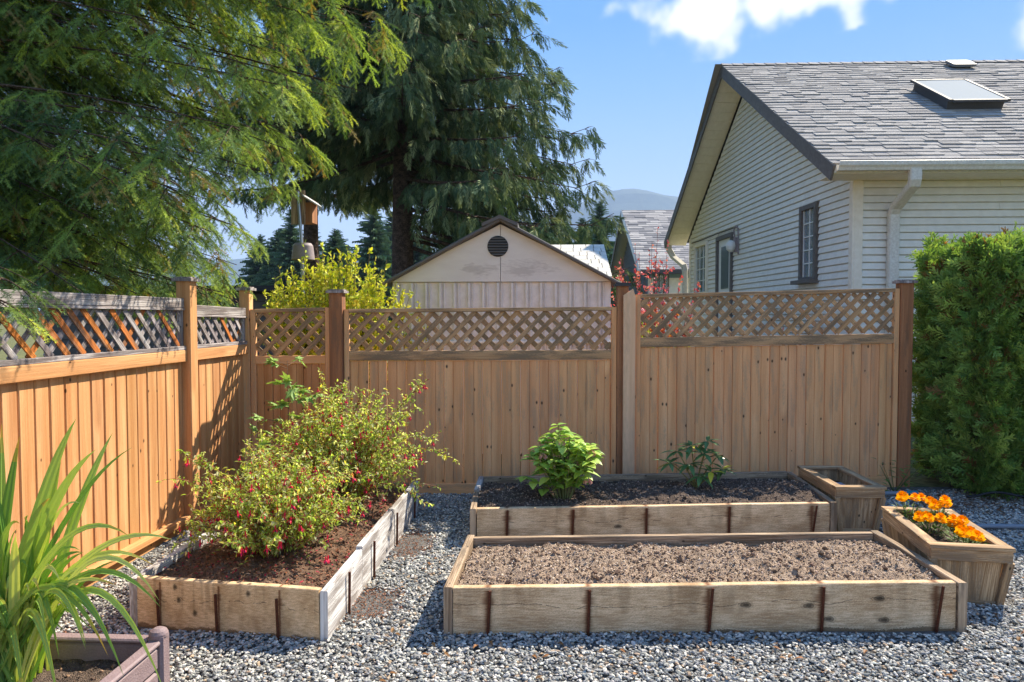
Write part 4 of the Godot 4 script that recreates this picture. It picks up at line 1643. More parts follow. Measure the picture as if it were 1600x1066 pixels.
func make_beds() -> void:
	var tan_dark := sw(170, 138, 102)
	var tan_light := sw(232, 204, 166)
	# the empty bed of bare dry soil
	var A := on_ground(-0.478, -3.425)
	var B := on_ground(1.985, -3.535)
	var th := thing("raised_bed", "long weathered timber bed of bare lumpy soil, in front of the planted bed", "raised bed", A)
	var at := [0.07, 0.27, 0.51, 0.735, 0.96]
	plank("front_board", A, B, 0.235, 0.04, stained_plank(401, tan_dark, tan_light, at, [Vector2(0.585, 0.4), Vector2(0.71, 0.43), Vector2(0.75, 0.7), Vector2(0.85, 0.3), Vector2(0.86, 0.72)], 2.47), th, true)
	plank("end_board", on_ground(-0.502, -3.40), on_ground(-0.482, -4.23), 0.242, 0.044, M.bed, th)
	plank("end_board", on_ground(2.012, -3.5), on_ground(1.965, -4.34), 0.24, 0.044, M.bed, th)
	plank("back_board", on_ground(-0.458, -4.205), on_ground(1.94, -4.318), 0.235, 0.04, M.bed, th)
	for i in 5:
		stake(A.lerp(B, at[i]) + Vector3(0, 0, 0.029 + 0.004 * sin(at[i] * 7.0)), 0.225, Vector3([0.012, 0.008, 0.02, 0.008, 0.03][i], 0, 0.004), th)
	var dry := [lin(172, 149, 128), lin(150, 128, 108), lin(128, 106, 86), lin(206, 186, 162), lin(92, 74, 60)]
	var s := soil_patch("bare_soil", "dry crumbly brown soil filling the empty bed", [on_ground(-0.47, -3.45), on_ground(1.98, -3.56), on_ground(1.94, -4.29), on_ground(-0.45, -4.18)], func(u: float, v: float) -> float: return 0.185 + 0.035 * sin(PI * clampf(v, 0, 1)) * (0.6 + 0.4 * sin(u * 9.0)), 0.034, 3.2, M.dry_soil, 501, 200, 70)
	clods(s, 9000, 0.003, 0.009, dry, 2.0)
	clods(s, 260, 0.008, 0.023, [lin(120, 98, 80), lin(104, 84, 68), lin(146, 122, 102)], 2.5)
	# the planted bed along the fence
	A = on_ground(-0.51, -4.85)
	B = on_ground(1.945, -4.995)
	th = thing("raised_bed", "weathered timber bed along the back fence holding two young shrubs", "raised bed", A)
	at = [0.085, 0.27, 0.48, 0.715, 0.95]
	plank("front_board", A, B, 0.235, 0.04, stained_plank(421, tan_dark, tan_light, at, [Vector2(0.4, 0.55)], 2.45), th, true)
	plank("end_board", on_ground(-0.535, -4.82), on_ground(-0.56, -5.3), 0.238, 0.042, M.bed, th)
	plank("end_board", on_ground(-0.56, -5.31), on_ground(-0.57, -5.76), 0.25, 0.042, M.pale, th)
	plank("end_board", on_ground(1.972, -4.965), on_ground(1.985, -5.93), 0.245, 0.042, M.bed, th)
	plank("back_board", on_ground(-0.545, -5.74), on_ground(1.96, -5.91), 0.25, 0.04, M.bed, th)
	for i in 5:
		stake(A.lerp(B, at[i]) + Vector3(0, 0, 0.029 + 0.004 * sin(at[i] * 7.0)), 0.225, Vector3([0.008, 0.012, 0.004, 0.004, 0.03][i], 0, 0.004), th)
	s = soil_patch("planted_soil", "dark crumbly soil round the two young shrubs", [on_ground(-0.53, -4.87), on_ground(1.96, -5.015), on_ground(1.96, -5.89), on_ground(-0.53, -5.72)], func(u: float, v: float) -> float: return 0.195 + 0.03 * sin(PI * v) + 0.02 * sin(u * 14.0) * sin(PI * v), 0.03, 3.0, M.dark_soil, 511, 180, 64)
	clods(s, 7000, 0.003, 0.009, [lin(128, 110, 95), lin(98, 84, 73), lin(76, 64, 56), lin(158, 138, 120)], 2.0)
	clods(s, 120, 0.009, 0.02, [lin(90, 74, 62), lin(64, 54, 46)], 2.0)
	# the long bed beside the orange fence
	A = on_ground(-2.095, -3.44)
	B = on_ground(-1.115, -3.325)
	th = thing("raised_bed", "timber bed with whitewashed side boards full of fuchsias beside the orange fence", "raised bed", A)
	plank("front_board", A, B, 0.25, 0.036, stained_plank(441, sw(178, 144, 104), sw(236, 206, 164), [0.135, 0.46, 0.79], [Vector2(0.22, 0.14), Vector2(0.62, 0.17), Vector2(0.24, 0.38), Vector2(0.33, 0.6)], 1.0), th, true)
	var cuts := [[-3.31, -3.92, 0.245], [-3.925, -4.72, 0.262], [-4.725, -5.55, 0.255]]
	for c in cuts:
		plank("side_board", on_ground(-1.094 - 0.008 * (c[0] + 3.3), c[0]), on_ground(-1.094 - 0.008 * (c[1] + 3.3), c[1]), c[2], 0.038, M.pale, th)
	plank("side_board", on_ground(-2.116, -3.42), on_ground(-2.09, -5.56), 0.245, 0.038, M.pale, th)
	plank("back_board", on_ground(-2.07, -5.53), on_ground(-1.13, -5.53), 0.24, 0.036, M.bed, th)
	var n := 0
	for f in [0.135, 0.46, 0.79]:
		stake(A.lerp(B, f) + Vector3(-0.003, 0, 0.034), 0.2, Vector3(-0.006, 0, 0.004), th, 0.0075)
	for z in [-3.62, -4.13, -4.74, -5.35]:
		stake(on_ground(-1.063 - 0.008 * (z + 3.3), z), 0.225, Vector3(0.004, 0, 0), th, 0.0075)
	s = soil_patch("mulched_soil", "reddish brown soil and mulch under the fuchsias", [on_ground(-2.1, -3.46), on_ground(-1.11, -3.34), on_ground(-1.11, -5.52), on_ground(-2.07, -5.52)], func(u: float, v: float) -> float: return 0.19 + 0.02 * sin(PI * u), 0.03, 3.4, M.red_soil, 521, 80, 170)
	clods(s, 5200, 0.003, 0.011, [lin(120, 82, 60), lin(150, 106, 80), lin(82, 56, 42), lin(104, 86, 72)], 2.0)
	# fallen petals and bark shreds
	var P: Array = soil_points[s.name]
	var where := []
	var tints := []
	for i in 900:
		var col: Array = P[rng.randi() % P.size()]
		var p: Vector3 = col[rng.randi() % col.size()]
		where.append(Transform3D(aimed(Vector3(r(-1, 1), r(-0.2, 0.4), r(-1, 1)), Vector3.UP).scaled(Vector3.ONE * r(0.6, 1.3)), p + Vector3.UP * 0.008))
		tints.append(vary(lin(172, 34, 62) if rng.randf() < 0.4 else lin(150, 92, 62), 0.25))
	copies("fallen_petals", leaf_mesh(0.022, 0.009, 0.4, 0.006), M.petal, where, tints, s)


func tapered_planter(th: Node3D, w: float, l: float, h: float, mat: Material) -> void:  # built about the origin, long side along z
	var tw := w / 2.0 - 0.025
	var tl := l / 2.0 - 0.025
	var k := 0.035
	var bw := tw - k
	var bl := tl - k
	var add := func(called: String, a: Vector3, b: Vector3, side: Vector3, ww: float, tt: float) -> void:
		var mb := MB.new()
		var q := 1.0 + r(-0.1, 0.1)
		mb.tint = Color(q, q * 0.99, q * 0.97)
		mb.beam(a, b, side, ww, tt, 0.003, off())
		var o := MeshInstance3D.new()
		o.name = called
		o.mesh = mb.mesh()
		o.material_override = mat
		th.add_child(o, true)
	# upright slats, leaning outward to the top
	var n := 3
	for e in [-1.0, 1.0]:
		for i in n:
			var f0 := lerpf(-1, 1, (i + 0.5) / n)
			add.call("slat", Vector3(f0 * (bw - 0.004), 0.02, e * bl), Vector3(f0 * (tw - 0.012), h - 0.02, e * tl), Vector3.RIGHT, 2.0 * (tw - 0.012) / n - 0.003, 0.018 + 0.003 * (i % 2))
		var m := 8
		for i in m:
			var f0 := lerpf(-1, 1, (i + 0.5) / m)
			add.call("slat", Vector3(e * bw, 0.02, f0 * (bl - 0.012)), Vector3(e * tw, h - 0.02, f0 * (tl - 0.012)), Vector3(0, 0, 1), 2.0 * (tl - 0.012) / m - 0.003, 0.018 + 0.003 * (i % 2))
		for g in [-1.0, 1.0]:
			add.call("corner_batten", Vector3(e * (bw + 0.012), 0.0, g * (bl + 0.012)), Vector3(e * (tw + 0.012), h - 0.07, g * (tl + 0.012)), Vector3.RIGHT, 0.036, 0.036)
		# apron under the rim, then the rim
		add.call("apron", Vector3(-tw - 0.022, h - 0.045, e * (tl + 0.014)), Vector3(tw + 0.022, h - 0.045, e * (tl + 0.014)), Vector3.UP, 0.062, 0.018)
		add.call("apron", Vector3(e * (tw + 0.014), h - 0.045, -tl - 0.003), Vector3(e * (tw + 0.014), h - 0.045, tl + 0.003), Vector3.UP, 0.062, 0.018)
		add.call("rim", Vector3(-tw - 0.03, h - 0.003, e * tl), Vector3(tw + 0.03, h - 0.003, e * tl), Vector3(0, 0, 1), 0.062, 0.02)
		add.call("rim", Vector3(e * tw, h - 0.003, -tl + 0.032), Vector3(e * tw, h - 0.003, tl - 0.032), Vector3.RIGHT, 0.062, 0.02)
		add.call("foot_board", Vector3(-bw - 0.015, 0.0, e * (bl + 0.012)), Vector3(bw + 0.015, 0.0, e * (bl + 0.012)), Vector3.UP, 0.04, 0.022)


func make_planters() -> void:
	var th := thing("wooden_planter", "tapered wooden planter box of orange marigolds standing on the gravel", "planter", on_ground(2.268, -4.17))
	tapered_planter(th, 0.4, 0.76, 0.315, M.planter)
	th.rotation.y = deg_to_rad(-7)
	var ob := Transform3D(Basis(Vector3.UP, deg_to_rad(-7)), th.position)
	var soil := MB.new()
	soil.beam(Vector3(0, 0.24, 0), Vector3(0, 0.255, 0), Vector3.RIGHT, 0.32, 0.67, 0.0)
	var o := MeshInstance3D.new()
	o.name = "soil"
	o.mesh = soil.mesh()
	o.material_override = M.dark_soil
	th.add_child(o)
	var tall := thing("wooden_planter", "empty greyish tapered wooden planter box at the end of the planted bed", "planter", on_ground(2.178, -5.4))
	tapered_planter(tall, 0.345, 0.7, 0.325, M.planter)
	tall.rotation.y = deg_to_rad(2)
	soil = MB.new()
	soil.beam(Vector3(0, 0.2, 0), Vector3(0, 0.22, 0), Vector3.RIGHT, 0.27, 0.62, 0.0)
	o = MeshInstance3D.new()
	o.name = "soil"
	o.mesh = soil.mesh()
	o.material_override = M.dark_soil
	tall.add_child(o)
	soil = MB.new()
	soil.beam(Vector3(0, 0.222, -0.02), Vector3(0.0, 0.236, -0.02), Vector3.RIGHT, 0.2, 0.34, 0.004)
	o = MeshInstance3D.new()
	o.name = "pale_tray"
	o.mesh = soil.mesh()
	o.material_override = M.tray
	tall.add_child(o)
	# marigolds: feathery plants with ruffled heads
	var leaf := leaf_mesh(0.03, 0.007, 0.3, 0.006)
	var head := MB.new()
	for ring in 5:
		var m: int = [14, 13, 11, 8, 5][ring]
		for k in m:
			var a := TAU * (k + 0.5 * ring) / m + r(-0.1, 0.1)
			var tilt: float = [-0.15, 0.2, 0.55, 0.95, 1.3][ring]
			var dir := Vector3(cos(a) * cos(tilt), sin(tilt), sin(a) * cos(tilt))
			var side := Vector3(-sin(a), 0, cos(a)) * 0.0075
			var base := Vector3(0, 0.004 * ring, 0) + dir * 0.006
			var tip := base + dir * (0.026 - 0.0025 * ring) * r(0.85, 1.1)
			head.tint = Color(1, r(0.8, 1.0), 1) * r(0.85, 1.05)
			head.flat(base, tip - side, tip + side)
			head.flat(tip - side, tip + side, tip + dir * 0.006 + Vector3.UP * r(-0.003, 0.005))
	var bloom := head.mesh()
	# plants along the box: local x, local z, heads
	var plants := [[-0.08, -0.27, 4, 0.16], [0.05, -0.19, 5, 0.16], [-0.05, -0.06, 4, 0.11], [0.06, 0.05, 4, 0.11], [0.05, 0.21, 4, 0.09]]
	var names := ["at the back end of its box", "beside the back corner plant", "in the middle of its box", "just before the middle of its box", "at the front end of its box"]
	for i in plants.size():
		var p: Array = plants[i]
		var at := ob * Vector3(p[0], 0.255, p[1])
		var pl := thing("marigold", "orange marigold plant with ruffled heads " + names[i], "marigold", at, "marigolds in the wooden planter")
		var where := []
		var tints := []
		for k in 150:
			var a := r(0, TAU)
			var d := sqrt(rng.randf()) * 0.085
			var y := r(0.0, p[3] * 0.75) * (1.1 - d * 5.0)
			where.append(Transform3D(aimed(Vector3(cos(a), r(0.2, 1.4), sin(a)), Vector3.UP).scaled(Vector3.ONE * r(0.7, 1.3)), at + Vector3(cos(a) * d, y, sin(a) * d)))
			tints.append(vary(lin(104, 132, 62), 0.3))
		copies("foliage", leaf, M.leaf, where, tints, pl)
		for k in p[2]:
			var a: float = TAU * k / p[2] + i
			var d := r(0.025, 0.075)
			var top := at + Vector3(cos(a) * d, p[3] * r(0.75, 1.05), sin(a) * d)
			var mb := MB.new()
			mb.tint = lin(92, 118, 60)
			mb.tube(PackedVector3Array([at + Vector3(cos(a) * d * 0.3, 0, sin(a) * d * 0.3), top]), PackedFloat32Array([0.0025, 0.002]), 5)
			part("stem", mb, M.twig, pl)
			piece("flower_head", bloom, M.marigold, pl, Transform3D(aimed(Vector3(r(-0.4, 0.2), 1, r(-0.1, 0.6)), Vector3(0.2, 0, 1)).scaled(Vector3.ONE * r(0.78, 1.08)), top))


func make_plastic_planter() -> void:
	var c := Vector3(-1.545, 0, -2.66)   # the corner post that shows
	var th := thing("plastic_planter", "mauve brown plastic raised planter with rounded corner post and panelled sides", "planter", c)
	var posts := [c, c + Vector3(-1.2, 0, 0), c + Vector3(0, 0, 1.2), c + Vector3(-1.2, 0, 1.2)]
	for p in posts:
		var mb := MB.new()
		mb.beam(p - Vector3.UP * 0.02, p + Vector3.UP * 0.318, Vector3.RIGHT, 0.062, 0.062, 0.01)
		var post := part("corner_post", mb, M.plastic, th)
		mb = MB.new()
		mb.lathe(PackedVector2Array([Vector2(0.036, 0.314), Vector2(0.036, 0.326), Vector2(0.03, 0.338), Vector2(0.016, 0.346), Vector2(0.001, 0.348)]), p, 16)
		part("post_cap", mb, M.plastic, post)
	var sides := [[posts[0], posts[2], Vector3.RIGHT], [posts[1], posts[3], Vector3.LEFT], [posts[0], posts[1], Vector3.FORWARD], [posts[2], posts[3], Vector3.BACK]]
	for s in sides:
		var dir: Vector3 = (s[1] - s[0]).normalized()
		var a: Vector3 = s[0] + dir * 0.033
		var b: Vector3 = s[1] - dir * 0.033
		for k in 3:
			var mb := MB.new()
			mb.beam(a + Vector3.UP * (0.05 + 0.094 * k), b + Vector3.UP * (0.05 + 0.094 * k), Vector3.UP, 0.088, 0.03, 0.008)
			part("panel", mb, M.plastic, th)
		var mb := MB.new()
		mb.beam(a + Vector3.UP * 0.298, b + Vector3.UP * 0.298, s[2], 0.05, 0.018, 0.006)
		part("top_rim", mb, M.plastic, th)
	var soil := soil_patch("planter_soil", "dark bark littered soil inside the mauve plastic planter", [c + Vector3(-1.17, 0, -0.02), c + Vector3(-0.02, 0, -0.02), c + Vector3(-0.02, 0, 1.18), c + Vector3(-1.17, 0, 1.18)], func(u: float, v: float) -> float: return 0.215, 0.02, 5.0, M.dark_soil, 541, 60, 60)
	clods(soil, 1500, 0.003, 0.012, [lin(96, 78, 64), lin(70, 58, 48), lin(140, 112, 88)], 2.0)


# ---------------------------------------------------------------- bird house, hoses
func make_birdhouse() -> void:
	var x := -2.715
	var z := -7.6
	var th := thing("bird_house", "wooden bird house on a steel pole with grey baffle above the golden shrub", "bird house", Vector3(x, 0, z))
	var mb := MB.new()
	mb.tube(PackedVector3Array([Vector3(x + 0.03, 0, z), Vector3(x, 2.3, z), Vector3(x - 0.04, 2.93, z)]), PackedFloat32Array([0.018, 0.018, 0.016]), 10)
	part("pole", mb, M.steel, th)
	mb = MB.new()
	mb.beam(Vector3(x - 0.05, 2.58, z - 0.032), Vector3(x - 0.05, 2.95, z - 0.032), Vector3.RIGHT, 0.16, 0.022, 0.012, off())
	part("back_board", mb, M.bed, th)
	mb = MB.new()
	mb.beam(Vector3(x + 0.0, 2.6, z - 0.13), Vector3(x + 0.0, 2.82, z - 0.13), Vector3.RIGHT, 0.2, 0.17, 0.004, off())
	var box := part("box", mb, M.brown, th)
	mb = MB.new()
	mb.beam(Vector3(x + 0.0, 2.9, z - 0.02), Vector3(x + 0.15, 2.8, z - 0.14), Vector3(0, 0, 1), 0.24, 0.016, 0.003, off())
	part("lid", mb, M.pale, box)
	mb = MB.new()
	mb.lathe(PackedVector2Array([Vector2(0.118, 2.185), Vector2(0.125, 2.19), Vector2(0.12, 2.24), Vector2(0.108, 2.34), Vector2(0.09, 2.368), Vector2(0.02, 2.375)]), Vector3(x + 0.01, 0, z), 28)
	part("baffle", mb, M.clay, th)


func make_hoses() -> void:
	var mb := MB.new()
	var path := PackedVector3Array()
	for p in [Vector3(2.5, 0.02, -6.0), Vector3(2.75, 0.02, -6.02), Vector3(2.96, 0.022, -6.02)]:
		path.append(on_ground(p.x, p.z, p.y + 0.018))
	var rad := PackedFloat32Array([0.017, 0.017, 0.017])
	var th := thing("garden_hose", "short grey hose end with teal coupling by the empty planter", "hose", path[0])
	mb.tube(path, rad, 10)
	part("hose", mb, M.hose, th)
	mb = MB.new()
	mb.tube(PackedVector3Array([path[2] - Vector3(0.01, 0, 0), path[2] + Vector3(0.11, 0.002, -0.01)]), PackedFloat32Array([0.021, 0.02]), 12)
	part("coupling", mb, M.teal, th)
	var curve := Curve3D.new()
	for p in [Vector3(2.5, 0, -4.98), Vector3(2.75, 0, -5.1), Vector3(3.1, 0, -5.12), Vector3(3.6, 0, -5.1), Vector3(4.6, 0, -5.15)]:
		curve.add_point(on_ground(p.x, p.z, 0.032), Vector3(-0.12, 0, 0), Vector3(0.12, 0, 0))
	var pts := curve.tessellate(4, 2)
	rad = PackedFloat32Array()
	rad.resize(pts.size())
	rad.fill(0.017)
	th = thing("garden_hose", "long grey hose lying over the gravel behind the marigold planter", "hose", pts[0])
	mb = MB.new()
	mb.tube(pts, rad, 10)
	part("hose", mb, M.hose, th)
	curve = Curve3D.new()
	for p in [Vector3(3.38, 0.05, -5.86), Vector3(3.6, 0.09, -5.84), Vector3(3.85, 0.06, -5.8), Vector3(4.3, 0.03, -5.6), Vector3(4.8, 0.03, -5.5)]:
		curve.add_point(on_ground(p.x, p.z, p.y), Vector3(-0.1, 0, 0), Vector3(0.1, 0, 0))
	pts = curve.tessellate(4, 2)
	rad.resize(pts.size())
	rad.fill(0.011)
	th = thing("garden_hose", "thin black pipe along the foot of the clipped hedge", "hose", pts[0])
	mb = MB.new()
	mb.tube(pts, rad, 8)
	part("hose", mb, M.black, th)


# ---------------------------------------------------------------- trees
func bent(a: Vector3, b: Vector3, rise: float, steps: int) -> PackedVector3Array:
	var mid := (a + b) / 2.0 + Vector3.UP * rise
	var out := PackedVector3Array()
	for i in steps + 1:
		var t := float(i) / steps
		out.append(a * (1 - t) * (1 - t) + mid * 2.0 * t * (1 - t) + b * t * t)
	return out


func taper(a: float, b: float, n: int) -> PackedFloat32Array:
	var out := PackedFloat32Array()
	for i in n:
		out.append(lerpf(a, b, float(i) / (n - 1)))
	return out


func make_trees() -> void:
	make_fir()
	make_cedar("cedar_tree", "tall dark drooping conifer with thick bare trunk behind the plastic shed", Vector3(-3.6, 0, -17.0), 0.3, 3.3, 15.5, 4.9, 235, 4.9, 71)
	make_cedar("cedar_tree", "dark shaded conifer whose slim trunk rises behind the bird house", Vector3(-7.25, 0, -21.0), 0.27, 5.2, 15.0, 3.6, 84, 5.3, 72)
	make_far_trees()


func make_fir() -> void:
	rng.seed = 901
	var base := Vector3(-7.4, 0, -6.6)
	var th := thing("fir_tree", "bright green fir with long needled boughs hanging over the orange fence", "tree", base)
	var mb := MB.new()
	mb.tube(PackedVector3Array([base, base + Vector3(0.05, 4, 0), base + Vector3(0, 9, 0.1), base + Vector3(0, 14, 0)]), PackedFloat32Array([0.34, 0.26, 0.16, 0.02]), 12)
	part("trunk", mb, M.bark, th)
	var boughs := MB.new()
	boughs.tint = Color(1.3, 1.1, 0.9)
	var where := [[], [], []]
	var tints := [[], [], []]
	var shapes := [fir_spray(0.2, 4, 0.1, 0.024, 0.0042, 0.04), fir_spray(0.16, 2, 0.09, 0.024, 0.0042, 0.03), fir_spray(0.24, 5, 0.1, 0.023, 0.0042, 0.06)]
	# how far the boughs reach to the side at each height, seen 6.5 m away
	var edge := [[1.75, -2.95], [2.05, -2.95], [2.55, -3.0], [2.9, -2.6], [3.2, -2.2], [3.65, -1.75], [4.2, -1.4], [4.7, -1.0], [5.6, -0.8]]
	var tips := []
	for e in edge:
		for k in 3:
			var z := r(-7.2, -5.4)
			tips.append(Vector3(e[1] * -z / 6.5 - 0.12 * k, 1.58 + (e[0] - 1.58) * -z / 6.5 + r(-0.1, 0.1), z))
	for i in 140:
		var z := r(-8.6, -4.3)
		var y := r(1.75, 5.4)
		var lim := -1.0
		for k in edge.size() - 1:
			if y >= edge[k][0]:
				lim = lerpf(edge[k][1], edge[k + 1][1], clampf((y - edge[k][0]) / (edge[k + 1][0] - edge[k][0]), 0, 1))
		var x := lerpf(-5.6, lim, pow(rng.randf(), 0.75))
		var p := Vector3(x * -z / 6.5, 1.58 + (y - 1.58) * -z / 6.5, z)
		if p.x > -2.95 and p.y < 2.15:
			p.x = -3.0 - r(0, 0.6)
		tips.append(p)
	# one low bough reaches over the fence top into the yard
	tips.append(Vector3(-2.45, 1.62, -3.05))
	tips.append(Vector3(-2.62, 1.75, -3.25))
	tips.append(Vector3(-2.95, 1.72, -4.3))
	for tip in tips:
		var up: float = 0.5 + 0.28 * base.distance_to(tip) * 0.35 + r(-0.2, 0.4)
		var start := Vector3(base.x, clampf(tip.y + up * 0.9, 1.2, 9.0), base.z)
		var young := pow(rng.randf(), 1.3)  # random tone per bough, imitating sunlit and shaded boughs by colour
		var path := bent(start, tip, r(0.15, 0.5), 10)
		boughs.tube(path, taper(0.02, 0.003, path.size()), 5)
		var long := start.distance_to(tip)
		var u := 0.22
		while u < 1.0:
			var f := u * 10.0
			var k := mini(int(f), 9)
			var p := path[k].lerp(path[k + 1], f - k)
			var fwd := (path[k + 1] - path[k]).normalized()
			var side := fwd.cross(Vector3.UP).normalized()
			for s in [-1.0, 1.0]:
				var reach := r(0.4, 0.75) * (1.15 - 0.75 * u)
				var dir: Vector3 = (fwd * r(0.5, 0.9) + side * s * r(0.6, 1.0) + Vector3.DOWN * r(0.05, 0.5)).normalized()
				var end: Vector3 = p + dir * reach + Vector3.DOWN * reach * r(0.1, 0.45)
				var tw := bent(p, end, 0.04, 4)
				boughs.tube(tw, taper(0.006, 0.002, 5), 3)
				var q := 0.06
				while q < reach + 0.03:
					var g := minf(q / reach, 1.0) * 4.0
					var m := mini(int(g), 3)
					var at := tw[m].lerp(tw[m + 1], g - m)
					var along := (tw[m + 1] - tw[m]).normalized()
					var lat := along.cross(Vector3.UP).normalized()
					for v in [-1.0, 1.0]:
						if rng.randf() < 0.12:
							continue
						var d: Vector3 = (along * r(0.6, 1.1) + lat * v * r(0.3, 0.9) + Vector3.DOWN * r(0.0, 0.55)).normalized()
						var w := rng.randi() % 3
						where[w].append(Transform3D(aimed(d, Vector3.UP + any_way() * 0.35).scaled(Vector3.ONE * r(0.75, 1.2)), at))
						var tone := lin(84, 114, 72).lerp(lin(160, 186, 92), clampf(young + r(-0.3, 0.3), 0, 1))
						if rng.randf() < 0.22 * young:
							tone = lin(190, 206, 88)
						if rng.randf() < 0.06:
							tone = lin(160, 138, 82)
						tints[w].append(vary(tone, 0.2))
					q += 0.085
			u += 0.3 / long + 0.02
	part("boughs", boughs, M.bark, th)
	for w in 3:
		copies("needles", shapes[w], M.needle, where[w], tints[w], th)


func make_cedar(called: String, label: String, base: Vector3, girth: float, low: float, high: float, spread: float, count: int, clear: float, sd: int) -> void:
	rng.seed = 7000 + sd
	var th := thing(called, label, "tree", base)
	var mb := MB.new()
	mb.tube(PackedVector3Array([base + Vector3(0, -0.1, 0), base + Vector3(0, 0.4, 0), base + Vector3(0.04, high * 0.5, 0), base + Vector3(0, high + 1.5, 0)]), PackedFloat32Array([girth * 1.35, girth, girth * 0.62, 0.02]), 14)
	part("trunk", mb, M.bark, th)
	var boughs := MB.new()
	var shapes := [cedar_frond(0.4, 40, 0.0095), cedar_frond(0.3, 32, 0.0095), cedar_frond(0.5, 46, 0.0095)]
	var where := [[], [], []]
	var tints := [[], [], []]
	for i in count:
		var t := (i + r(0, 0.9)) / count
		var y := lerpf(low, high, pow(t, 1.1))
		var a := i * 2.39996 + r(-0.3, 0.3)
		if y < clear and (cos(a) < 0.25 or sin(a) > 0.75):
			continue
		if y < clear + 0.9 and cos(a) < 0.5 and sin(a) > 0.2:
			continue
		var reach := spread * (1.0 - 0.72 * pow(t, 1.3)) * r(0.8, 1.08)
		if cos(a) > 0.4 and t < 0.45:
			reach *= 1.07
		var out := Vector3(cos(a), 0, sin(a))
		var start := base + Vector3(0, y, 0)
		var tip := start + out * reach + Vector3.UP * (reach * r(-0.28, 0.05))
		var path := bent(start, tip, -reach * 0.05, 10)
		path[10] += Vector3.UP * reach * 0.05
		boughs.tube(path, taper(0.05 * (1.1 - t * 0.6), 0.006, 11), 5)
		var u := 0.16
		while u <= 1.0:
			var f := u * 10.0
			var k := mini(int(f), 9)
			var p := path[k].lerp(path[k + 1], f - k)
			var fwd := (path[k + 1] - path[k]).normalized()
			var side := fwd.cross(Vector3.UP).normalized()
			for s in [-1.0, 1.0]:
				var far := r(0.45, 1.0) * (1.15 - 0.65 * u) * spread / 4.7
				var end: Vector3 = p + (fwd * r(0.5, 0.9) + side * s * r(0.5, 1.0)).normalized() * far + Vector3.DOWN * far * r(0.1, 0.5)
				var tw := bent(p, end, 0.05, 3)
				boughs.tube(tw, taper(0.011, 0.003, 4), 3)
				var q := 0.08
				while q < far + 0.05:
					var g := minf(q / far, 1.0) * 3.0
					var m := mini(int(g), 2)
					var at := tw[m].lerp(tw[m + 1], g - m)
					if rng.randf() < 0.9:
						var w := rng.randi() % 3
						var hang: Vector3 = (Vector3.DOWN * 0.9 + (fwd * 0.6 + side * s * 0.5) * r(0.0, 1.3) + any_way() * 0.35).normalized()
						where[w].append(Transform3D(aimed(-hang, any_way()).scaled(Vector3.ONE * r(0.75, 1.25)), at))
						var tone := lin(112, 130, 88).lerp(lin(70, 92, 68), rng.randf())
						if rng.randf() < 0.2:
							tone = lin(148, 158, 112)
						tints[w].append(vary(tone, 0.22))
					q += 0.085
			u += 0.34 / reach
	part("boughs", boughs, M.bark, th)
	for w in 3:
		copies("foliage", shapes[w], M.frond, where[w], tints[w], th)


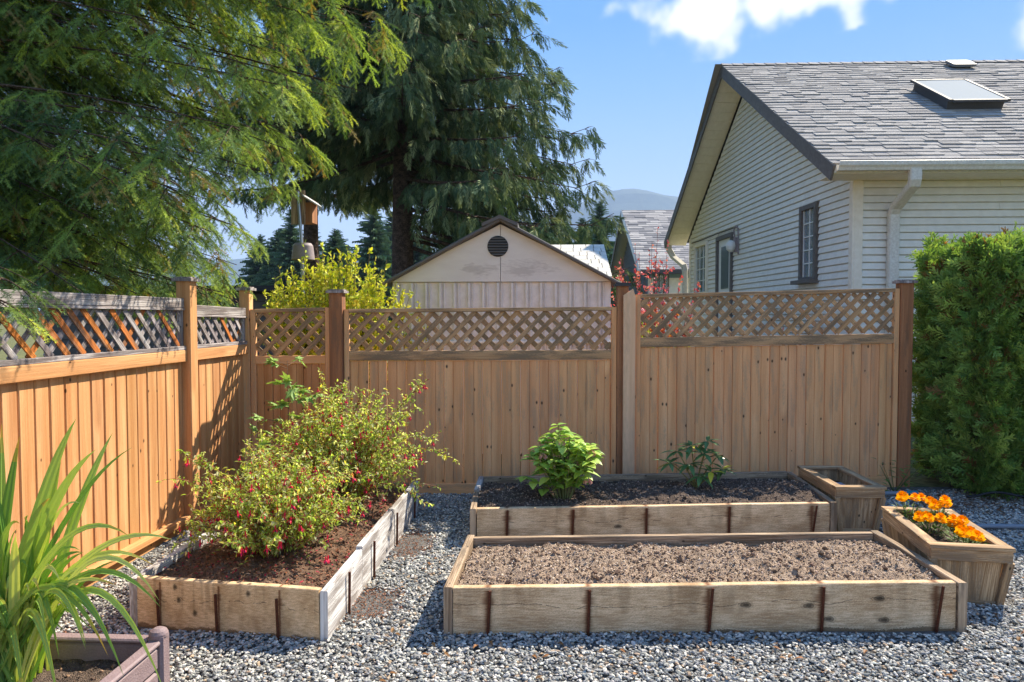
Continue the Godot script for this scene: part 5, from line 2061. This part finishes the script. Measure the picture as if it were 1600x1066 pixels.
func make_far_trees() -> void:
	rng.seed = 555
	var protos := []
	for k in 4:
		var h: float = [13.0, 11.5, 15.0, 10.0][k]
		var th := thing("distant_conifer", "x", "tree", Vector3.ZERO, "row of distant conifers along the horizon")
		var mb := MB.new()
		mb.tube(PackedVector3Array([Vector3.ZERO, Vector3(0, h * 0.5, 0), Vector3(0, h, 0)]), PackedFloat32Array([0.28, 0.16, 0.02]), 7)
		part("trunk", mb, M.bark, th)
		var frond := MB.new()  # a broad bough, y outward, ragged along both edges
		for i in 16:
			var t := i / 16.0
			var s := -1.0 if i % 2 else 1.0
			frond.tint = Color(1, 1, 1) * r(0.7, 1.2)
			var at := Vector3(0, t, -0.12 * t * t)
			frond.flat(at, at + Vector3(s * 0.36 * (1.05 - t), 0.16, -0.14), at + Vector3(s * 0.08, 0.15, -0.02))
			frond.flat(at, at + Vector3(s * 0.2 * (1.05 - t), 0.05, -0.32 * (1.0 - t)), at + Vector3(s * 0.05, 0.12, -0.05))
		var where := []
		var tints := []
		for i in 520:
			var t := pow(rng.randf(), 0.8)
			var a := i * 2.39996
			var y := lerpf(h * 0.1, h, t)
			var wide := (0.3 + 3.7 * pow(1.0 - t, 0.85)) * r(0.65, 1.15)
			var dir := Vector3(cos(a), r(-0.35, 0.15) + 0.5 * t * t, sin(a)).normalized()
			where.append(Transform3D(aimed(dir, Vector3.UP).scaled_local(Vector3(0.95, 1.0, 1.1) * wide), Vector3(0, y, 0)))
			tints.append(vary(lin(88, 112, 84), 0.3))
		copies("crown", frond.mesh(), M.frond, where, tints, th)
		protos.append(th)
	var spots := []
	# [x, z, scale, prototype]: a loose row beyond the neighbours' gardens
	var seen := [[-31, -74, 0.86, 0], [-27.5, -70, 0.95, 1], [-24.6, -66, 0.84, 2], [-22.2, -72, 0.9, 3], [-19.8, -64, 0.8, 0], [-17.6, -70, 0.82, 1], [-15.9, -63, 0.86, 2], [-14.5, -74, 0.92, 1], [-12.6, -66, 0.86, 0], [-10.4, -70, 0.76, 3], [-8.0, -64, 0.74, 1], [-5.6, -72, 0.8, 0], [-2.9, -66, 0.72, 3], [-0.6, -70, 0.8, 1], [1.4, -67, 0.78, 0], [3.1, -72, 0.74, 3], [4.7, -68, 0.9, 2], [6.3, -75, 0.8, 1], [8.6, -70, 0.8, 0]]
	for q in seen:
		spots.append(q)
	for i in 22:
		spots.append([-34.0 + i * 2.1 + r(-0.6, 0.6), r(-96, -84), r(0.86, 1.1), i % 4])
	var where_words := ["", ""]
	var used := {}
	for i in spots.size():
		var q: Array = spots[i]
		var pr: Node3D = protos[q[3]]
		var o: Node3D = pr
		if used.has(q[3]):
			o = pr.duplicate()
			o.name = numbered("distant_conifer")
			add_child(o)
		used[q[3]] = true
		o.position = Vector3(q[0], -0.1, q[1])
		o.rotation.y = r(0, TAU)
		o.scale = Vector3(1.08, 0.93, 1.08) * q[2]
		if i < seen.size():
			o.set_meta("label", "bluish distant conifer in the front row along the horizon")
			o.set_meta("group", "front row of distant conifers")
		else:
			o.set_meta("label", "hazy distant conifer in the back row along the horizon")
			o.set_meta("group", "back row of distant conifers")


# ---------------------------------------------------------------- hedge and shrubs behind the fence
func make_hedge() -> void:
	rng.seed = 31
	var fan := [thuja_fan(0.13, 10), thuja_fan(0.1, 9)]
	var blocks := [
		[Vector3(3.47, 0.05, -6.95), Vector3(4.06, 2.12, -5.92), "clipped green cedar hedge column against the end of the brown fence", 8200],
		[Vector3(3.9, 0.05, -7.1), Vector3(6.4, 2.17, -6.12), "deeper green cedar hedge continuing past the first clipped column", 8200],
	]
	for b in blocks:
		var lo: Vector3 = b[0]
		var hi: Vector3 = b[1]
		var c := (lo + hi) / 2.0
		var half := (hi - lo) / 2.0
		var th := thing("cedar_hedge", b[2], "hedge", Vector3(c.x, lo.y, c.z))
		var noise := FastNoiseLite.new()
		noise.seed = 77
		noise.frequency = 1.6
		noise.fractal_octaves = 4
		var mb := MB.new()
		mb.tint = Color(0.7, 0.65, 0.6)
		var stems := 3 if b[0].x < 3.5 else 6
		for k in stems:
			var x := lerpf(lo.x + 0.15, hi.x - 0.15, float(k) / (stems - 1))
			mb.tube(PackedVector3Array([Vector3(x, 0, c.z), Vector3(x + r(-0.1, 0.1), hi.y - 0.2, c.z)]), PackedFloat32Array([0.05, 0.015]), 7)
			for j in 60:
				var y := r(0.15, hi.y - 0.25)
				var a := r(0, TAU)
				mb.tube(PackedVector3Array([Vector3(x, y, c.z), Vector3(clampf(x + cos(a) * 0.45, lo.x + 0.05, hi.x - 0.05), y + r(0.05, 0.3), c.z + sin(a) * 0.42)]), PackedFloat32Array([0.009, 0.003]), 4)
		part("branches", mb, M.bark, th)
		# clipped green growth outside, old brown-green growth within
		var where := [[], []]
		var tints := [[], []]
		for i in int(b[3]) * 1.6:
			var inner: bool = i >= b[3]
			# a point on the rounded box
			var f := rng.randf()
			var p := Vector3(r(-1, 1), r(-1, 1), r(-1, 1))
			var nrm := Vector3.ZERO
			if f < 0.46:
				nrm = Vector3(0, 0, 1)
				p.z = 1
			elif f < 0.7:
				nrm = Vector3(-1, 0, 0)
				p.x = -1
			elif f < 0.82:
				nrm = Vector3(0, 1, 0)
				p.y = 1
			elif f < 0.92:
				nrm = Vector3(0, 0, -1)
				p.z = -1
			else:
				nrm = Vector3(1, 0, 0)
				p.x = 1
			var q := Vector3(p.x * half.x, p.y * half.y, p.z * half.z)
			var round_off := maxf(0.0, absf(p.x) - 0.72) * maxf(0.0, absf(p.z) - 0.72) * 5.0 + maxf(0.0, p.y - 0.86) * (maxf(0.0, absf(p.x) - 0.6) + maxf(0.0, absf(p.z) - 0.6)) * 2.4
			q.x *= 1.0 - round_off * 0.6
			q.z *= 1.0 - round_off * 0.6
			var w := c + q
			var dent := noise.get_noise_3d(w.x * 3.0, w.y * 2.2, w.z * 3.0)
			w += nrm * (dent * 0.2 - r(0.0, 0.11) - (r(0.12, 0.26) if inner else 0.0))
			if p.y < -0.8:
				w -= nrm * 0.05
			if w.y < 0.1:
				continue
			var dir := (nrm * r(0.3, 1.0) + Vector3.UP * r(0.1, 0.9) + any_way() * 0.6).normalized()
			var k := rng.randi() % 2
			where[k].append(Transform3D(aimed(dir, nrm.cross(Vector3.UP) + any_way() * 0.8).scaled(Vector3.ONE * r(0.55, 1.5)), w))
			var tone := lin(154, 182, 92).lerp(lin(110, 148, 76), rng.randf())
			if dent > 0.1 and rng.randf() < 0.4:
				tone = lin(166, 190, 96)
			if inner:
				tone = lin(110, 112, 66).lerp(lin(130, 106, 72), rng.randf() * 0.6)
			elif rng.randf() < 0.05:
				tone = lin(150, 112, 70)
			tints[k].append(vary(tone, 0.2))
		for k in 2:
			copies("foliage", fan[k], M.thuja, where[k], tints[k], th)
	# leaf litter at the hedge's foot
	var at := []
	var cols := []
	for i in 1500:
		at.append(Transform3D(aimed(Vector3(r(-1, 1), r(-0.1, 0.3), r(-1, 1)), Vector3.UP).scaled(Vector3.ONE * r(0.5, 1.2)), on_ground(r(2.9, 5.0), r(-6.2, -5.62) if i % 4 else r(-5.8, -5.45), 0.018)))
		cols.append(vary(lin(112, 78, 52), 0.35))
	var o := copies("hedge_litter", leaf_mesh(0.04, 0.012, 0.4, 0.01), M.leaf, at, cols, self)
	metas(o, "brown leaf litter on the ground at the hedge's foot", "leaves", "", "stuff")
	# small weed by the fence's last post
	var weed := thing("weed", "small green weed between the fence end and the hedge", "weed", on_ground(2.95, -6.16))
	var leaf := leaf_mesh(0.07, 0.03, 0.3, 0.02)
	for i in 44:
		var a := r(0, TAU)
		var up := r(0.02, 0.3)
		piece("leaf", leaf, M.broad, weed, Transform3D(aimed(Vector3(cos(a), r(-0.1, 0.8), sin(a)), Vector3.UP).scaled(Vector3.ONE * r(0.6, 1.1)), weed.position + Vector3(cos(a) * 0.1 + r(-0.1, 0.14), up, absf(sin(a)) * 0.1)))
	var stalk := MB.new()
	stalk.tint = lin(88, 104, 56)
	for i in 7:
		stalk.tube(PackedVector3Array([weed.position, weed.position + Vector3(r(-0.15, 0.2), r(0.15, 0.32), r(0.0, 0.12))]), PackedFloat32Array([0.004, 0.002]), 4)
	part("stalks", stalk, M.twig, weed)


func twiggy_shrub(th: Node3D, base: Vector3, stems: int, spread: Vector2, tall: Vector2, lean: float, leaf: Mesh, tones: Array, bark: Color, per_stem: int, from := 0.25, side_twigs := 5) -> void:
	var mb := MB.new()
	mb.tint = bark
	var where := []
	var tints := []
	for i in stems:
		var a := r(0, TAU)
		var d := sqrt(rng.randf())
		var foot := base + Vector3(cos(a) * d * spread.x * 0.35, 0, sin(a) * d * spread.y * 0.35)
		var h := r(tall.x, tall.y) * (1.0 - 0.25 * d * d)
		var top := base + Vector3(cos(a) * d * spread.x, h, sin(a) * d * spread.y) + Vector3(r(-lean, lean), 0, r(-lean, lean))
		var path := bent(foot, top, 0.1, 6)
		mb.tube(path, taper(0.008, 0.002, 7), 4)
		for j in side_twigs:
			var u := r(0.35, 0.9)
			var k := int(u * 6.0)
			var p := path[k].lerp(path[mini(k + 1, 6)], u * 6.0 - k)
			var end := p + Vector3(r(-1, 1), r(0.6, 1.6), r(-1, 1)).normalized() * r(0.1, 0.26)
			var tw := bent(p, end, 0.02, 3)
			mb.tube(tw, taper(0.003, 0.0012, 4), 3)
			for n in per_stem / 5:
				var v := r(0.1, 1.0)
				var at := tw[0].lerp(tw[3], v)
				var dir := ((end - p).normalized() * 0.7 + any_way()).normalized()
				where.append(Transform3D(aimed(dir, any_way()).scaled(Vector3.ONE * r(0.6, 1.2)), at))
				tints.append(vary(tones[rng.randi() % tones.size()], 0.2))
		for n in per_stem:
			var u := r(from, 1.0) * 6.0
			var k := mini(int(u), 5)
			var at := path[k].lerp(path[k + 1], u - k)
			var dir := ((path[k + 1] - path[k]).normalized() * 0.6 + any_way()).normalized()
			where.append(Transform3D(aimed(dir, any_way()).scaled(Vector3.ONE * r(0.6, 1.2)), at))
			tints.append(vary(tones[rng.randi() % tones.size()], 0.2))
	part("branches", mb, M.twig, th)
	copies("foliage", leaf, M.leaf, where, tints, th)


func make_shrubs() -> void:
	rng.seed = 61
	var small := leaf_mesh(0.052, 0.025, 0.3, 0.008)
	var th := thing("golden_shrub", "bright yellow green shrub rising above the fence below the bird house", "shrub", Vector3(-2.2, 0, -7.0))
	twiggy_shrub(th, Vector3(-2.2, 0, -7.0), 150, Vector2(0.78, 0.4), Vector2(1.85, 2.42), 0.06, small, [lin(220, 218, 70), lin(236, 232, 104), lin(196, 202, 56), lin(164, 184, 60)], lin(126, 110, 70), 70, 0.3)
	th = thing("golden_sprig", "single leaning yellow sprig in front of the pale shed gable", "shrub", Vector3(-1.4, 0, -7.0))
	twiggy_shrub(th, Vector3(-1.4, 0, -7.0), 6, Vector2(0.2, 0.1), Vector2(1.7, 2.0), 0.05, small, [lin(206, 206, 70), lin(226, 222, 110), lin(186, 192, 60)], lin(126, 110, 70), 40, 0.55)
	th = thing("red_shrub", "shrub of pink and red leaves on arching shoots beside the pointed post", "shrub", Vector3(1.15, 0, -8.3))
	twiggy_shrub(th, Vector3(1.12, 0, -8.3), 46, Vector2(0.62, 0.4), Vector2(1.7, 2.6), 0.1, leaf_mesh(0.044, 0.024, 0.3, 0.006), [lin(222, 112, 132), lin(232, 158, 168), lin(204, 84, 98), lin(214, 124, 104)], lin(96, 60, 58), 40, 0.3)
	th = thing("orange_shrub", "low shrub of orange and red leaves just above the brown fence", "shrub", Vector3(1.02, 0, -7.5))
	twiggy_shrub(th, Vector3(1.02, 0, -7.5), 34, Vector2(0.45, 0.25), Vector2(1.5, 1.9), 0.05, small, [lin(206, 112, 48), lin(190, 78, 52), lin(216, 150, 70), lin(170, 70, 60)], lin(96, 66, 50), 44, 0.3)
	th = thing("yellow_shrub", "low yellow green shrub glimpsed through the mossy lattice near the pointed post", "shrub", Vector3(1.0, 0, -6.95))
	twiggy_shrub(th, Vector3(1.02, 0, -6.95), 22, Vector2(0.4, 0.2), Vector2(1.2, 1.66), 0.04, small, [lin(206, 206, 66), lin(150, 170, 60), lin(110, 136, 56)], lin(100, 90, 60), 36, 0.3)
	th = thing("leafy_shrub", "dull green shrub with purple leaves glimpsed through the lattice by the hedge", "shrub", Vector3(2.4, 0, -7.3))
	twiggy_shrub(th, Vector3(2.5, 0, -7.3), 26, Vector2(0.5, 0.3), Vector2(1.0, 1.6), 0.05, small, [lin(92, 60, 66), lin(84, 92, 60), lin(120, 70, 84)], lin(90, 76, 60), 30, 0.2)


# ---------------------------------------------------------------- plants in the beds
func fuchsia(label: String, base: Vector3, stems: int, spread: Vector2, tall: float, arching: Array) -> void:
	var th := thing("fuchsia_bush", label, "bush", base, "fuchsias in the long bed")
	var mb := MB.new()
	var leaf := leaf_mesh(0.031, 0.0145, 0.35, 0.01)
	var bell := MB.new()  # a hanging flower, y down: red tube, flared sepals, purple skirt, stamens
	bell.tint = lin(222, 36, 72)
	var rings := [[0.0022, 0.0], [0.0032, -0.008], [0.003, -0.014]]
	for i in 2:
		for k in 5:
			var a := TAU * k / 5
			var b := TAU * (k + 1) / 5
			var p: Array = rings[i]
			var q: Array = rings[i + 1]
			bell.flat(Vector3(cos(a) * p[0], p[1], sin(a) * p[0]), Vector3(cos(b) * p[0], p[1], sin(b) * p[0]), Vector3(cos(b) * q[0], q[1], sin(b) * q[0]))
			bell.flat(Vector3(cos(a) * p[0], p[1], sin(a) * p[0]), Vector3(cos(b) * q[0], q[1], sin(b) * q[0]), Vector3(cos(a) * q[0], q[1], sin(a) * q[0]))
	for k in 4:
		var a := TAU * k / 4
		var o := Vector3(cos(a), 0, sin(a))
		var s := Vector3(-sin(a), 0, cos(a)) * 0.004
		bell.flat(Vector3(0, -0.013, 0), Vector3(0, -0.02, 0) + o * 0.009 - s, Vector3(0, -0.02, 0) + o * 0.009 + s)
		bell.flat(Vector3(0, -0.02, 0) + o * 0.009 - s, Vector3(0, -0.02, 0) + o * 0.009 + s, Vector3(0, -0.03, 0) + o * 0.014)
	bell.tint = lin(120, 30, 110)
	for k in 5:
		var a := TAU * k / 5
		bell.flat(Vector3(0, -0.014, 0), Vector3(cos(a) * 0.005, -0.026, sin(a) * 0.005), Vector3(cos(a + 1.3) * 0.005, -0.026, sin(a + 1.3) * 0.005))
	bell.tint = lin(214, 70, 90)
	for k in 3:
		bell.flat(Vector3(-0.0005, -0.024, 0), Vector3(0.0005, -0.024, 0), Vector3(0.002 * (k - 1), -0.04, 0.001 * k))
	var flower := bell.mesh()
	var where := []
	var tints := []
	var blooms := []
	var paths := []
	for i in stems:
		var a := i * 2.39996 + r(-0.3, 0.3)
		var d := sqrt((i + 0.5) / stems)
		var foot := base + Vector3(cos(a) * d * 0.12, 0, sin(a) * d * 0.14)
		var top := base + Vector3(cos(a) * d * spread.x, tall * (1.0 - 0.62 * d * d) * r(0.7, 1.08), sin(a) * d * spread.y)
		paths.append(bent(foot, top, 0.18 * tall, 8))
	for i in 16:  # long thin shoots that stand clear of the mass
		var a := r(0, TAU)
		var d := r(0.6, 1.15)
		paths.append(bent(base, base + Vector3(cos(a) * d * spread.x, tall * r(0.55, 1.12), sin(a) * d * spread.y), 0.25 * tall, 8))
	for q in arching:
		paths.append(bent(base + Vector3(r(-0.05, 0.05), 0, r(-0.05, 0.05)), base + q[0], q[1], 8))
	for path in paths:
		mb.tint = vary(lin(140, 92, 66), 0.2)
		mb.tube(path, taper(0.005, 0.0016, 9), 4)
		var u := 0.12
		while u < 1.0:
			var f := u * 8.0
			var k := mini(int(f), 7)
			var p: Vector3 = path[k].lerp(path[k + 1], f - k)
			var fwd: Vector3 = (path[k + 1] - path[k]).normalized()
			for j in 4:
				var dir := (fwd * 0.5 + any_way() + Vector3.DOWN * 0.25).normalized()
				where.append(Transform3D(aimed(dir, Vector3.UP + any_way() * 0.5).scaled(Vector3.ONE * r(0.55, 1.15)), p + any_way() * 0.008))
				tints.append(leaf_tone())
			if rng.randf() < 0.42 and u > 0.25:  # a side shoot
				var end := p + (fwd * 0.6 + any_way() * 0.9 + Vector3.UP * 0.25).normalized() * r(0.06, 0.2) + Vector3.DOWN * 0.02
				var tw := bent(p, end, 0.03, 3)
				mb.tube(tw, taper(0.0022, 0.001, 4), 3)
				for j in 9:
					var at := tw[0].lerp(tw[3], r(0.1, 1.0))
					where.append(Transform3D(aimed(((end - p).normalized() * 0.4 + any_way()).normalized(), Vector3.UP + any_way() * 0.5).scaled(Vector3.ONE * r(0.5, 1.05)), at + Vector3.UP * 0.01))
					tints.append(leaf_tone())
				if rng.randf() < 0.5:
					blooms.append(end + Vector3.DOWN * 0.006)
			if rng.randf() < 0.2 + 0.12 * u:
				blooms.append(p + Vector3(r(-0.02, 0.02), -0.012, r(-0.02, 0.02)))
			u += 0.028 / path[0].distance_to(path[8])
		for j in 1 + rng.randi() % 2:
			blooms.append(path[8] + Vector3(r(-0.03, 0.03), -0.012 - r(0, 0.02), r(-0.03, 0.03)))
	part("stems", mb, M.twig, th)
	copies("foliage", leaf, M.soft_leaf, where, tints, th)
	var n := 0
	for i in blooms.size():  # spread over the whole bush before the count runs out
		var j := rng.randi() % blooms.size()
		var t: Vector3 = blooms[i]
		blooms[i] = blooms[j]
		blooms[j] = t
	for p in blooms:
		n += 1
		if n > 290:
			break
		piece("flower", flower, M.petal, th, Transform3D(Basis(Vector3.UP, r(0, TAU)) * Basis(Vector3(1, 0, 0.3).normalized(), r(-0.35, 0.35)).scaled(Vector3.ONE * r(1.0, 1.5)), p))


func leaf_tone() -> Color:
	var t := rng.randf()
	if t < 0.36:
		return vary(lin(188, 208, 104), 0.2)
	if t < 0.6:
		return vary(lin(224, 228, 176), 0.1)
	if t < 0.86:
		return vary(lin(152, 182, 88), 0.2)
	if t < 0.95:
		return vary(lin(216, 206, 96), 0.12)
	return vary(lin(172, 104, 84), 0.2)


func make_bed_plants() -> void:
	rng.seed = 88
	fuchsia("low leafy fuchsia with small red bells at the front of the long bed", Vector3(-1.6, 0.19, -4.02), 96, Vector2(0.5, 0.56), 0.58, [[Vector3(-0.5, 0.2, 0.1), 0.25], [Vector3(-0.5, 0.32, -0.2), 0.3], [Vector3(0.4, 0.12, 0.3), 0.25]])
	fuchsia("tall fuchsia arching red flowered shoots towards the brown fence", Vector3(-1.52, 0.2, -4.98), 104, Vector2(0.6, 0.52), 0.82, [[Vector3(0.72, 0.5, 0.12), 0.42], [Vector3(0.8, 0.38, 0.05), 0.4], [Vector3(0.62, 0.2, 0.2), 0.4], [Vector3(0.46, 0.66, -0.1), 0.35], [Vector3(0.68, 0.1, 0.3), 0.3], [Vector3(0.1, 0.82, -0.3), 0.2], [Vector3(-0.22, 0.86, -0.3), 0.2], [Vector3(0.3, 0.76, 0.0), 0.3]])
	# maple seedling in the corner
	var base := Vector3(-2.02, 0.2, -5.34)
	var th := thing("maple_sapling", "thin maple sapling with lobed leaves in the fence corner", "sapling", base)
	var leaf := maple_leaf()
	var mb := MB.new()
	mb.tint = lin(120, 92, 70)
	var trunk := bent(base, base + Vector3(-0.06, 1.02, -0.12), 0.05, 8)
	mb.tube(trunk, taper(0.008, 0.003, 9), 6)
	for i in 26:
		var u := r(0.22, 1.0)
		var k := mini(int(u * 8), 7)
		var p := trunk[k].lerp(trunk[k + 1], u * 8 - k)
		var a := i * 2.4
		var out := Vector3(cos(a), 0.25, sin(a) * 0.8)
		var end := p + out * r(0.08, 0.34) * (1.25 - u * 0.7)
		mb.tube(PackedVector3Array([p, end]), PackedFloat32Array([0.003, 0.0012]), 4)
		for j in 4:
			var q := p.lerp(end, r(0.45, 1.05))
			var d := (out + any_way() * 0.8 + Vector3.DOWN * 0.2).normalized()
			var o := piece("leaf", leaf, M.maple, th, Transform3D(aimed(d, Vector3.UP + any_way() * 0.3).scaled(Vector3.ONE * r(0.9, 1.5)), q))
	part("trunk", mb, M.twig, th)
	# hydrangea
	base = Vector3(0.1, 0.22, -5.22)
	th = thing("hydrangea", "round bright green hydrangea with a few faded pink heads in the planted bed", "shrub", base)
	mb = MB.new()
	mb.tint = lin(120, 130, 80)
	var shapes := [leaf_mesh(0.115, 0.078, 0.22, 0.03), leaf_mesh(0.09, 0.06, 0.28, 0.025)]
	var mats := [M.hyd_a, M.hyd_b, M.hyd_c]
	var leaves := 0
	var rest := []
	var rest_tints := []
	for i in 40:
		var a := i * 2.39996
		var d := sqrt((i + 0.5) / 40.0)
		var top := base + Vector3(cos(a) * d * 0.28, 0.52 * (1.0 - 0.4 * d * d) * r(0.82, 1.08), sin(a) * d * 0.24)
		if i == 38:
			top = base + Vector3(-0.3, 0.17, 0.08)
		var path := bent(base + Vector3(cos(a) * d * 0.05, -0.02, sin(a) * d * 0.05), top, 0.06, 6)
		mb.tube(path, taper(0.004, 0.003, 7), 5)
		for k in 6:
			var u: float = [1.0, 0.97, 0.84, 0.7, 0.52, 0.34][k]
			var f := minf(u * 6.0, 5.99)
			var p := path[int(f)].lerp(path[int(f) + 1], f - int(f))
			var b := a + k * PI / 2 + r(-0.3, 0.3)
			for s in [0.0, PI]:
				var dir := Vector3(cos(b + s), r(-0.25, 0.35), sin(b + s)).normalized()
				var xf := Transform3D(aimed(dir, Vector3.UP).scaled(Vector3.ONE * r(0.7, 1.1) * (0.75 if k == 0 else 1.0)), p)
				var m: StandardMaterial3D = mats[rng.randi() % 3]
				if k < 4 and leaves < 300:
					piece("leaf", shapes[rng.randi() % 2], m, th, xf)
					leaves += 1
				else:
					rest.append(xf)
					rest_tints.append(m.albedo_color.srgb_to_linear())
	part("stems", mb, M.twig, th)
	copies("inner_leaves", shapes[0], M.hyd_rest, rest, rest_tints, th)
	var floret := MB.new()
	for i in 60:
		var o := any_way()
		o.y = absf(o.y)
		var t := o.cross(any_way()).normalized()
		var s := o.cross(t)
		floret.tint = Color(1, r(0.8, 1.05), 1) * r(0.8, 1.1)
		for k in 4:
			var e := t * cos(k * PI / 2) + s * sin(k * PI / 2)
			var g := t * cos(k * PI / 2 + 0.8) + s * sin(k * PI / 2 + 0.8)
			floret.flat(o * 0.034, o * 0.036 + e * 0.008, o * 0.036 + g * 0.008)
	var mop := floret.mesh()
	for p in [Vector3(-0.15, 0.33, 0.16), Vector3(0.17, 0.16, 0.2), Vector3(-0.02, 0.42, 0.12), Vector3(0.2, 0.34, 0.08)]:
		piece("flower_head", mop, M.mop, th, Transform3D(Basis().scaled(Vector3.ONE * r(0.8, 1.1)), base + p))
	# young rhododendron: whorls of long leaves on bare forked stems
	base = Vector3(1.13, 0.235, -5.5)
	th = thing("rhododendron", "small sparse rhododendron with whorls of long dark leaves in the planted bed", "shrub", base)
	mb = MB.new()
	mb.tint = lin(126, 120, 70)
	var long_leaf := leaf_mesh(0.145, 0.044, 0.25, 0.035)
	for q in [[Vector3(-0.2, 0.2, 0.02), 8], [Vector3(-0.03, 0.33, -0.02), 9], [Vector3(0.1, 0.36, -0.05), 10], [Vector3(0.17, 0.26, 0.0), 9], [Vector3(0.02, 0.12, 0.1), 9], [Vector3(0.1, 0.15, 0.08), 8], [Vector3(-0.06, 0.2, 0.05), 8], [Vector3(0.06, 0.28, 0.04), 9], [Vector3(-0.13, 0.28, -0.04), 8], [Vector3(0.2, 0.16, 0.03), 8]]:
		var top: Vector3 = base + q[0]
		mb.tube(bent(base, top, 0.03, 5), taper(0.006, 0.0045, 6), 6)
		for k in q[1]:
			var a: float = TAU * k / q[1] + r(-0.25, 0.25)
			var dir := Vector3(cos(a), r(-0.5, 0.55), sin(a)).normalized()
			piece("leaf", long_leaf, M.rhodo_young if rng.randf() < 0.12 else M.rhodo, th, Transform3D(aimed(dir, Vector3.UP).scaled(Vector3.ONE * r(0.75, 1.05)), top))
	part("stems", mb, M.twig, th)


# ---------------------------------------------------------------- sword leaves at the near corner
func sword_leaf(path: PackedVector3Array, wide: float, tone: Color, tip_tone: Color) -> MB:
	var mb := MB.new()
	var n := path.size() - 1
	var prev := []
	for i in n + 1:
		var t := float(i) / n
		var fwd := (path[mini(i + 1, n)] - path[maxi(i - 1, 0)]).normalized()
		var side := fwd.cross(Vector3.UP + Vector3(0.2, 0, 0.5))
		if side.length() < 0.05:
			side = Vector3.RIGHT
		side = side.normalized().rotated(fwd, 0.5 * sin(t * 2.0))
		var nn := side.cross(fwd)
		var w := wide * (0.45 + 0.55 * sin(PI * pow(t, 0.8) * 0.9 + 0.15)) * (1.0 - pow(t, 6.0))
		var ring := [path[i] - side * w + nn * w * 0.18, path[i] - side * w * 0.5 - nn * w * 0.05, path[i] + nn * w * 0.12, path[i] + side * w * 0.5 - nn * w * 0.05, path[i] + side * w + nn * w * 0.18]
		if i > 0:
			mb.tint = tone.lerp(tip_tone, smoothstep(0.86, 1.0, t))
			for k in 4:
				mb.flat(prev[k], prev[k + 1], ring[k + 1])
				mb.flat(prev[k], ring[k + 1], ring[k])
		prev = ring
	return mb


func make_sword_plant() -> void:
	rng.seed = 404
	var base := Vector3(-2.02, 0.215, -2.5)
	var th := thing("sword_leaved_plant", "clump of long arching green sword leaves in the mauve plastic planter", "plant", base)
	var list := []
	# upright fan: end point relative to the base, rise of the arch
	for q in [[0.2, 0.97, -0.1, 0.25], [0.31, 0.86, -0.05, 0.3], [0.28, 0.9, -0.2, 0.2], [0.05, 0.92, 0.0, 0.15], [0.12, 0.8, -0.12, 0.2], [-0.06, 0.88, 0.05, 0.15], [-0.15, 0.7, 0.1, 0.2], [0.02, 0.74, 0.1, 0.15], [0.2, 0.7, 0.05, 0.3], [0.14, 0.6, 0.14, 0.25], [-0.02, 0.6, 0.18, 0.2], [-0.1, 0.95, -0.1, 0.1], [-0.25, 0.8, 0.0, 0.2]]:
		list.append([Vector3(q[0], q[1], q[2]), q[3], 0.021])
	# arching leaves that bend over towards the yard
	for q in [[0.42, 0.86, -0.1, 0.3], [0.5, 0.56, 0.05, 0.5], [0.62, 0.34, 0.08, 0.62], [0.56, 0.12, 0.2, 0.7], [0.66, 0.02, 0.12, 0.75], [0.46, 0.24, 0.25, 0.55], [0.4, 0.06, 0.3, 0.6], [0.6, 0.52, -0.05, 0.4], [0.5, 0.4, -0.1, 0.45], [0.34, 0.45, 0.2, 0.4], [0.54, 0.44, 0.2, 0.3], [0.28, 0.02, 0.3, 0.5], [0.36, 0.3, 0.3, 0.42], [0.58, 0.28, 0.0, 0.55], [0.44, 0.14, 0.1, 0.65], [0.3, 0.16, 0.16, 0.6], [-0.3, 0.3, 0.25, 0.5], [-0.1, 0.15, 0.4, 0.5]]:
		list.append([Vector3(q[0], q[1], q[2]), q[3], 0.013])
	for i in 64:
		var a := r(-1.2, 1.9)
		var d := r(0.1, 0.46)
		list.append([Vector3(sin(a) * d, r(0.12, 0.72), cos(a) * d * 0.6), r(0.15, 0.5), r(0.006, 0.015)])
	for q in list:
		var foot := base + Vector3(r(-0.09, 0.09), -0.03, r(-0.07, 0.07))
		var path := bent(foot, base + q[0], q[1], 14)
		var tone := lin(178, 202, 92).lerp(lin(110, 152, 64), rng.randf())
		if rng.randf() < 0.25:
			tone = lin(204, 214, 112)
		var tip := lin(206, 170, 70) if rng.randf() < 0.3 else tone
		part("leaf", sword_leaf(path, q[2] * r(0.85, 1.15), tone, tip), M.blade, th)
	for k in 5:
		var mb := MB.new()
		mb.tint = lin(96, 124, 56)
		var foot := base + Vector3(r(-0.06, 0.06), -0.03, r(-0.06, 0.06))
		mb.tube(bent(foot, foot + Vector3(r(-0.05, 0.08), r(0.3, 0.5), r(-0.03, 0.05)), 0.02, 5), taper(0.011, 0.006, 6), 7)
		part("stem", mb, M.twig, th)
